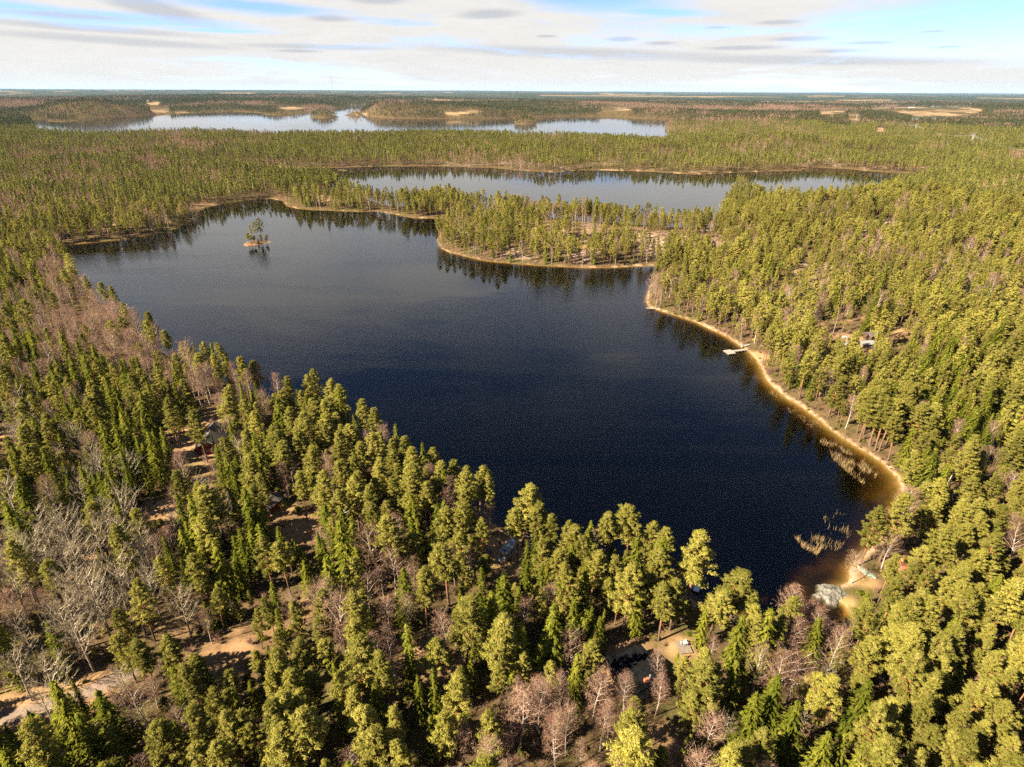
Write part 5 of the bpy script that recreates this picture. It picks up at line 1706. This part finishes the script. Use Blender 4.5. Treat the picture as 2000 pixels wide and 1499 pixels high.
rock_from('shore_rock', 'large pale granite slab at the brown end of the lake', [(1590, 1160), (1600, 1154), (1599, 1140), (1615, 1139), (1640, 1143), (1652, 1155), (1665, 1157), (1658, 1170), (1640, 1172), (1634, 1181), (1618, 1178), (1606, 1166), (1598, 1166)], .75, M['rock'])
for i, (px, py, s, lab) in enumerate([(1651, 660, 1.5, 'white boulder in the right shore camp, topmost of three'), (1647, 666, 1.2, 'white boulder in the right shore camp, middle of three'), (1652, 672, 1.3, 'white boulder in the right shore camp, lowest of three'), (1490, 676, .9, 'pale boulder on the beach behind the square-ended jetty')]):
    r_ = np.random.default_rng(60 + i)
    import bmesh
    bm = bmesh.new(); bmesh.ops.create_icosphere(bm, subdivisions=2, radius=1.0)
    for v in bm.verts:
        v.co *= 1 + .25 * (vnoise(np.array([v.co.x * 1.3 + i * 7 + 5]), np.array([v.co.y * 1.3 + v.co.z * 1.7 + 5]), 4)[0] - .5) * 2
        v.co.z *= .7
    me_ = bpy.data.meshes.new('boulder'); bm.to_mesh(me_); bm.free(); me_.materials.append(M['offwhite'] if i < 3 else M['rock'])
    o = bpy.data.objects.new('boulder', me_); col.objects.link(o); o.location = on_ground(px, py); o.scale = (s, s * .8, s * .8); o.rotation_euler.z = i
    tag(o, lab, 'boulder', 'pale boulders on the right shore')

# the islet: rock rim and its five pines
rock_from('islet_rock', 'orange-brown rock rim of the small islet in the lake', [(476, 478), (484, 480.5), (500, 479), (512, 477), (508, 475), (490, 475.5), (480, 475.5)], .8, M['islet'])
for (px, py, h, kd, wd_, lab) in [(486, 477.2, 8.0, 'pine', 1.5, 'tallest pine at the left end of the small islet'), (491, 476.8, 7.0, 'pine', 1.4, 'slim pine second from left on the small islet'), (497, 476.4, 6.2, 'pine', 1.5, 'thin-crowned pine in the middle of the small islet'),
                              (511, 475.2, 6.2, 'pine', 1.35, 'pine in the right half of the small islet'), (521, 473.6, 5.8, 'pine', 1.7, 'low-branched pine at the right end of the small islet'), (505, 475.6, 4.2, 'spruce', 1.5, 'short leaning green spruce in the middle of the small islet')]:
    p = at(px, py, .6)
    s = h / 16.0
    v = {'pine': int(rng.integers(0, 9)), 'spruce': 1}[kd]
    o = empty(kd + '_tree', (p[0], p[1], .3), px, (s * wd_, s * wd_, s)); tag(o, lab, kd, 'trees on the small islet')
    for c_ in (bpy.data.objects.new('trunk', HI_MESH[kd][v][0]), bpy.data.objects.new('crown', HI_MESH[kd][v][1])):
        col.objects.link(c_); c_.parent = o

# dead spruce and broken stem near the brown end of the lake
wd, _ = dead_spruce_shape(5)
dm = wd.mesh('dead_spruce', [M['dead_wood']])
p = at(1563, 1192, 3 + 9.0)
o = bpy.data.objects.new('dead_spruce', dm); col.objects.link(o); o.location = (p[0], p[1], gz(p[0], p[1])); o.scale = (.95, .95, .9)
tag(o, 'dead grey spruce with bare twigs at the brown bay', 'dead tree')
p = on_ground(1620, 1275)
b = MB(); b.tube([(0, 0, -.2), (.25, .1, 2.2), (.5, .15, 4.2)], [.28, .24, .2], 7); b.tube([(.1, 0, 1.2), (.75, -.15, 3.0)], [.14, .08], 5)
o = b.build('broken_trunk', M['dead_wood']); o.location = p; tag(o, 'broken pale tree trunk standing right of the dead grey spruce', 'dead tree')

# ------------------------------------------------------------------ reeds
def reeds(name, label, pts, n, h0, h1, dens=1.0):
    P = np.array([at(a, b_, 0)[:2] for a, b_ in pts])
    r = np.random.default_rng(len(name) + n)
    lo, hi = P.min(0), P.max(0)
    xy = r.uniform(lo, hi, (n * 5, 2))
    k = inside_poly(xy[:, 0], xy[:, 1], P) & (r.random(len(xy)) < smooth01((fbm(xy[:, 0] / 2.6, xy[:, 1] / 2.6, 15) - .42) / .3))
    xy = xy[k][:n]
    m = len(xy)
    h = r.uniform(h0, h1, m)
    lean = r.normal(0, .28, (m, 2)) + [.12, .1]
    base = np.column_stack([xy, np.full(m, -.3)])
    tip = np.column_stack([xy + lean * h[:, None], h])
    sd_ = unit(r, m); sd_[:, 2] = 0
    sd_ /= np.linalg.norm(sd_, axis=1)[:, None] + 1e-9
    V = np.stack([base - sd_ * .027, base + sd_ * .027, tip], 1).reshape(-1, 3)
    me_ = mesh_from(name, V, np.arange(len(V)).reshape(-1, 3), [M['reed']])
    o = bpy.data.objects.new(name, me_); col.objects.link(o)
    tag(o, label, kind='stuff')


reeds('reed_bed', 'band of dry golden reeds standing in the shallow water', [(1596, 855), (1630, 866), (1690, 905), (1712, 930), (1706, 960), (1670, 935), (1630, 900)], 850, .6, 1.5)
reeds('reed_clump', 'lone clump of dry reeds in the brown bay', [(1552, 1050), (1585, 1044), (1610, 1055), (1606, 1075), (1596, 1084), (1570, 1072)], 270, .7, 1.7)
reeds('sparse_reeds', 'sparse reed stalks between the clump and the bank', [(1605, 1008), (1640, 1000), (1672, 1010), (1660, 1045), (1640, 1075), (1606, 1078), (1620, 1040)], 260, .5, 1.3)
reeds('shore_sedge', 'thin sedge along the right shore', [(1480, 720), (1492, 712), (1530, 770), (1610, 830), (1600, 845), (1540, 805), (1500, 765)], 900, .2, .7)

# ------------------------------------------------------------------ power line and mast
def pylon(px, py, h, lab):
    p = on_ground(px, py)
    root = empty('power_pylon', p, math.radians(35)); tag(root, lab, 'pylon', 'pylons of the power line')
    for s in (-1, 1):
        b = MB(); b.tube([(s * 3.4, 0, -.5), (s * 3.0, 0, h)], .32, 6); b.build('leg', M['steel'], root)
    b = MB(); b.box(-7.5, 7.5, -.25, .25, h - 1.6, h - 1.0); b.build('crossarm', M['steel'], root)
    b = MB(); b.tube([(-3.2, 0, h * .45), (3.1, 0, h - 1.6)], .14, 5); b.tube([(3.2, 0, h * .45), (-3.1, 0, h - 1.6)], .14, 5); b.build('brace', M['steel'], root)
    for x in (-7, 0, 7):
        b = MB(); b.tube([(x, 0, h - 1.6), (x, 0, h - 3.4)], .16, 5); b.build('insulator', M['steel'], root)
    return root, h


pyl = [pylon(1672, 236, 24, 'grey pylon in the cut swath, leftmost of the power line'), pylon(1786, 262, 24, 'grey pylon rising from the woods below the pale pond'), pylon(1895, 287, 24, 'grey pylon near the right edge, rightmost of the power line'), pylon(2080, 330, 24, 'grey pylon standing beyond the right edge of the view')]
bpy.context.view_layer.update()
pw = MB()
for (a, h1_), (c_, h2_) in zip(pyl[:-1], pyl[1:]):
    for x in (-7, 0, 7):
        A = a.matrix_world @ Vector((x, 0, h1_ - 3.4)); Bq = c_.matrix_world @ Vector((x, 0, h2_ - 3.4))
        pw.tube([A.lerp(Bq, t_) - Vector((0, 0, 9 * 4 * t_ * (1 - t_))) for t_ in np.linspace(0, 1, 9)], .07, 4)
o = pw.build('power_cable', M['steel']); tag(o, 'three sagging cables strung between the grey pylons', 'power cable')

d = pix_dir(649, 172); d = d / math.hypot(d[0], d[1]) * 9000
mz = 20.0
ms = empty('radio_mast', (d[0], d[1], mz)); tag(ms, 'very tall thin radio mast rising above the horizon', 'radio mast')
MHT = 80 + 9000 * math.tan(math.radians(1.16))
b = MB()
for k in range(3):
    a = k * 2.094
    b.tube([(3.2 * math.cos(a), 3.2 * math.sin(a), 0), (2.4 * math.cos(a), 2.4 * math.sin(a), MHT)], .9, 4)
b.build('tower', M['steel'], ms)
b = MB()
for z in np.arange(0, MHT, 9):
    for k in range(3):
        a, a2 = k * 2.094, (k + 1) * 2.094
        b.tube([(2.8 * math.cos(a), 2.8 * math.sin(a), z), (2.8 * math.cos(a2), 2.8 * math.sin(a2), z + 9)], .35, 3)
b.build('lattice', M['steel'], ms)
b = MB(); b.tube([(0, 0, MHT), (0, 0, MHT + 18)], [.9, .4], 5); b.build('antenna', M['steel'], ms)
for k in range(3):
    a = k * 2.094 + .5
    b = MB(); b.tube([(0, 0, MHT * .7), (120 * math.cos(a), 120 * math.sin(a), 0)], .12, 3); b.build('guy_wire', M['steel'], ms)

# ------------------------------------------------------------------ the air
mh_, t, out = material('haze')
pv = t.new('ShaderNodeVolumePrincipled')
pv.inputs['Color'].default_value = (0.40, 0.64, 1.0, 1)
pv.inputs['Density'].default_value = 1.1e-5
pv.inputs['Anisotropy'].default_value = 0.0
t.link(pv.outputs[0], out.inputs['Volume'])
b = MB(); b.box(-70000, 70000, -70000, 70000, -14.0, 300.0)
o = b.build('haze', mh_); tag(o, 'thin blue air over the far woods', kind='stuff')
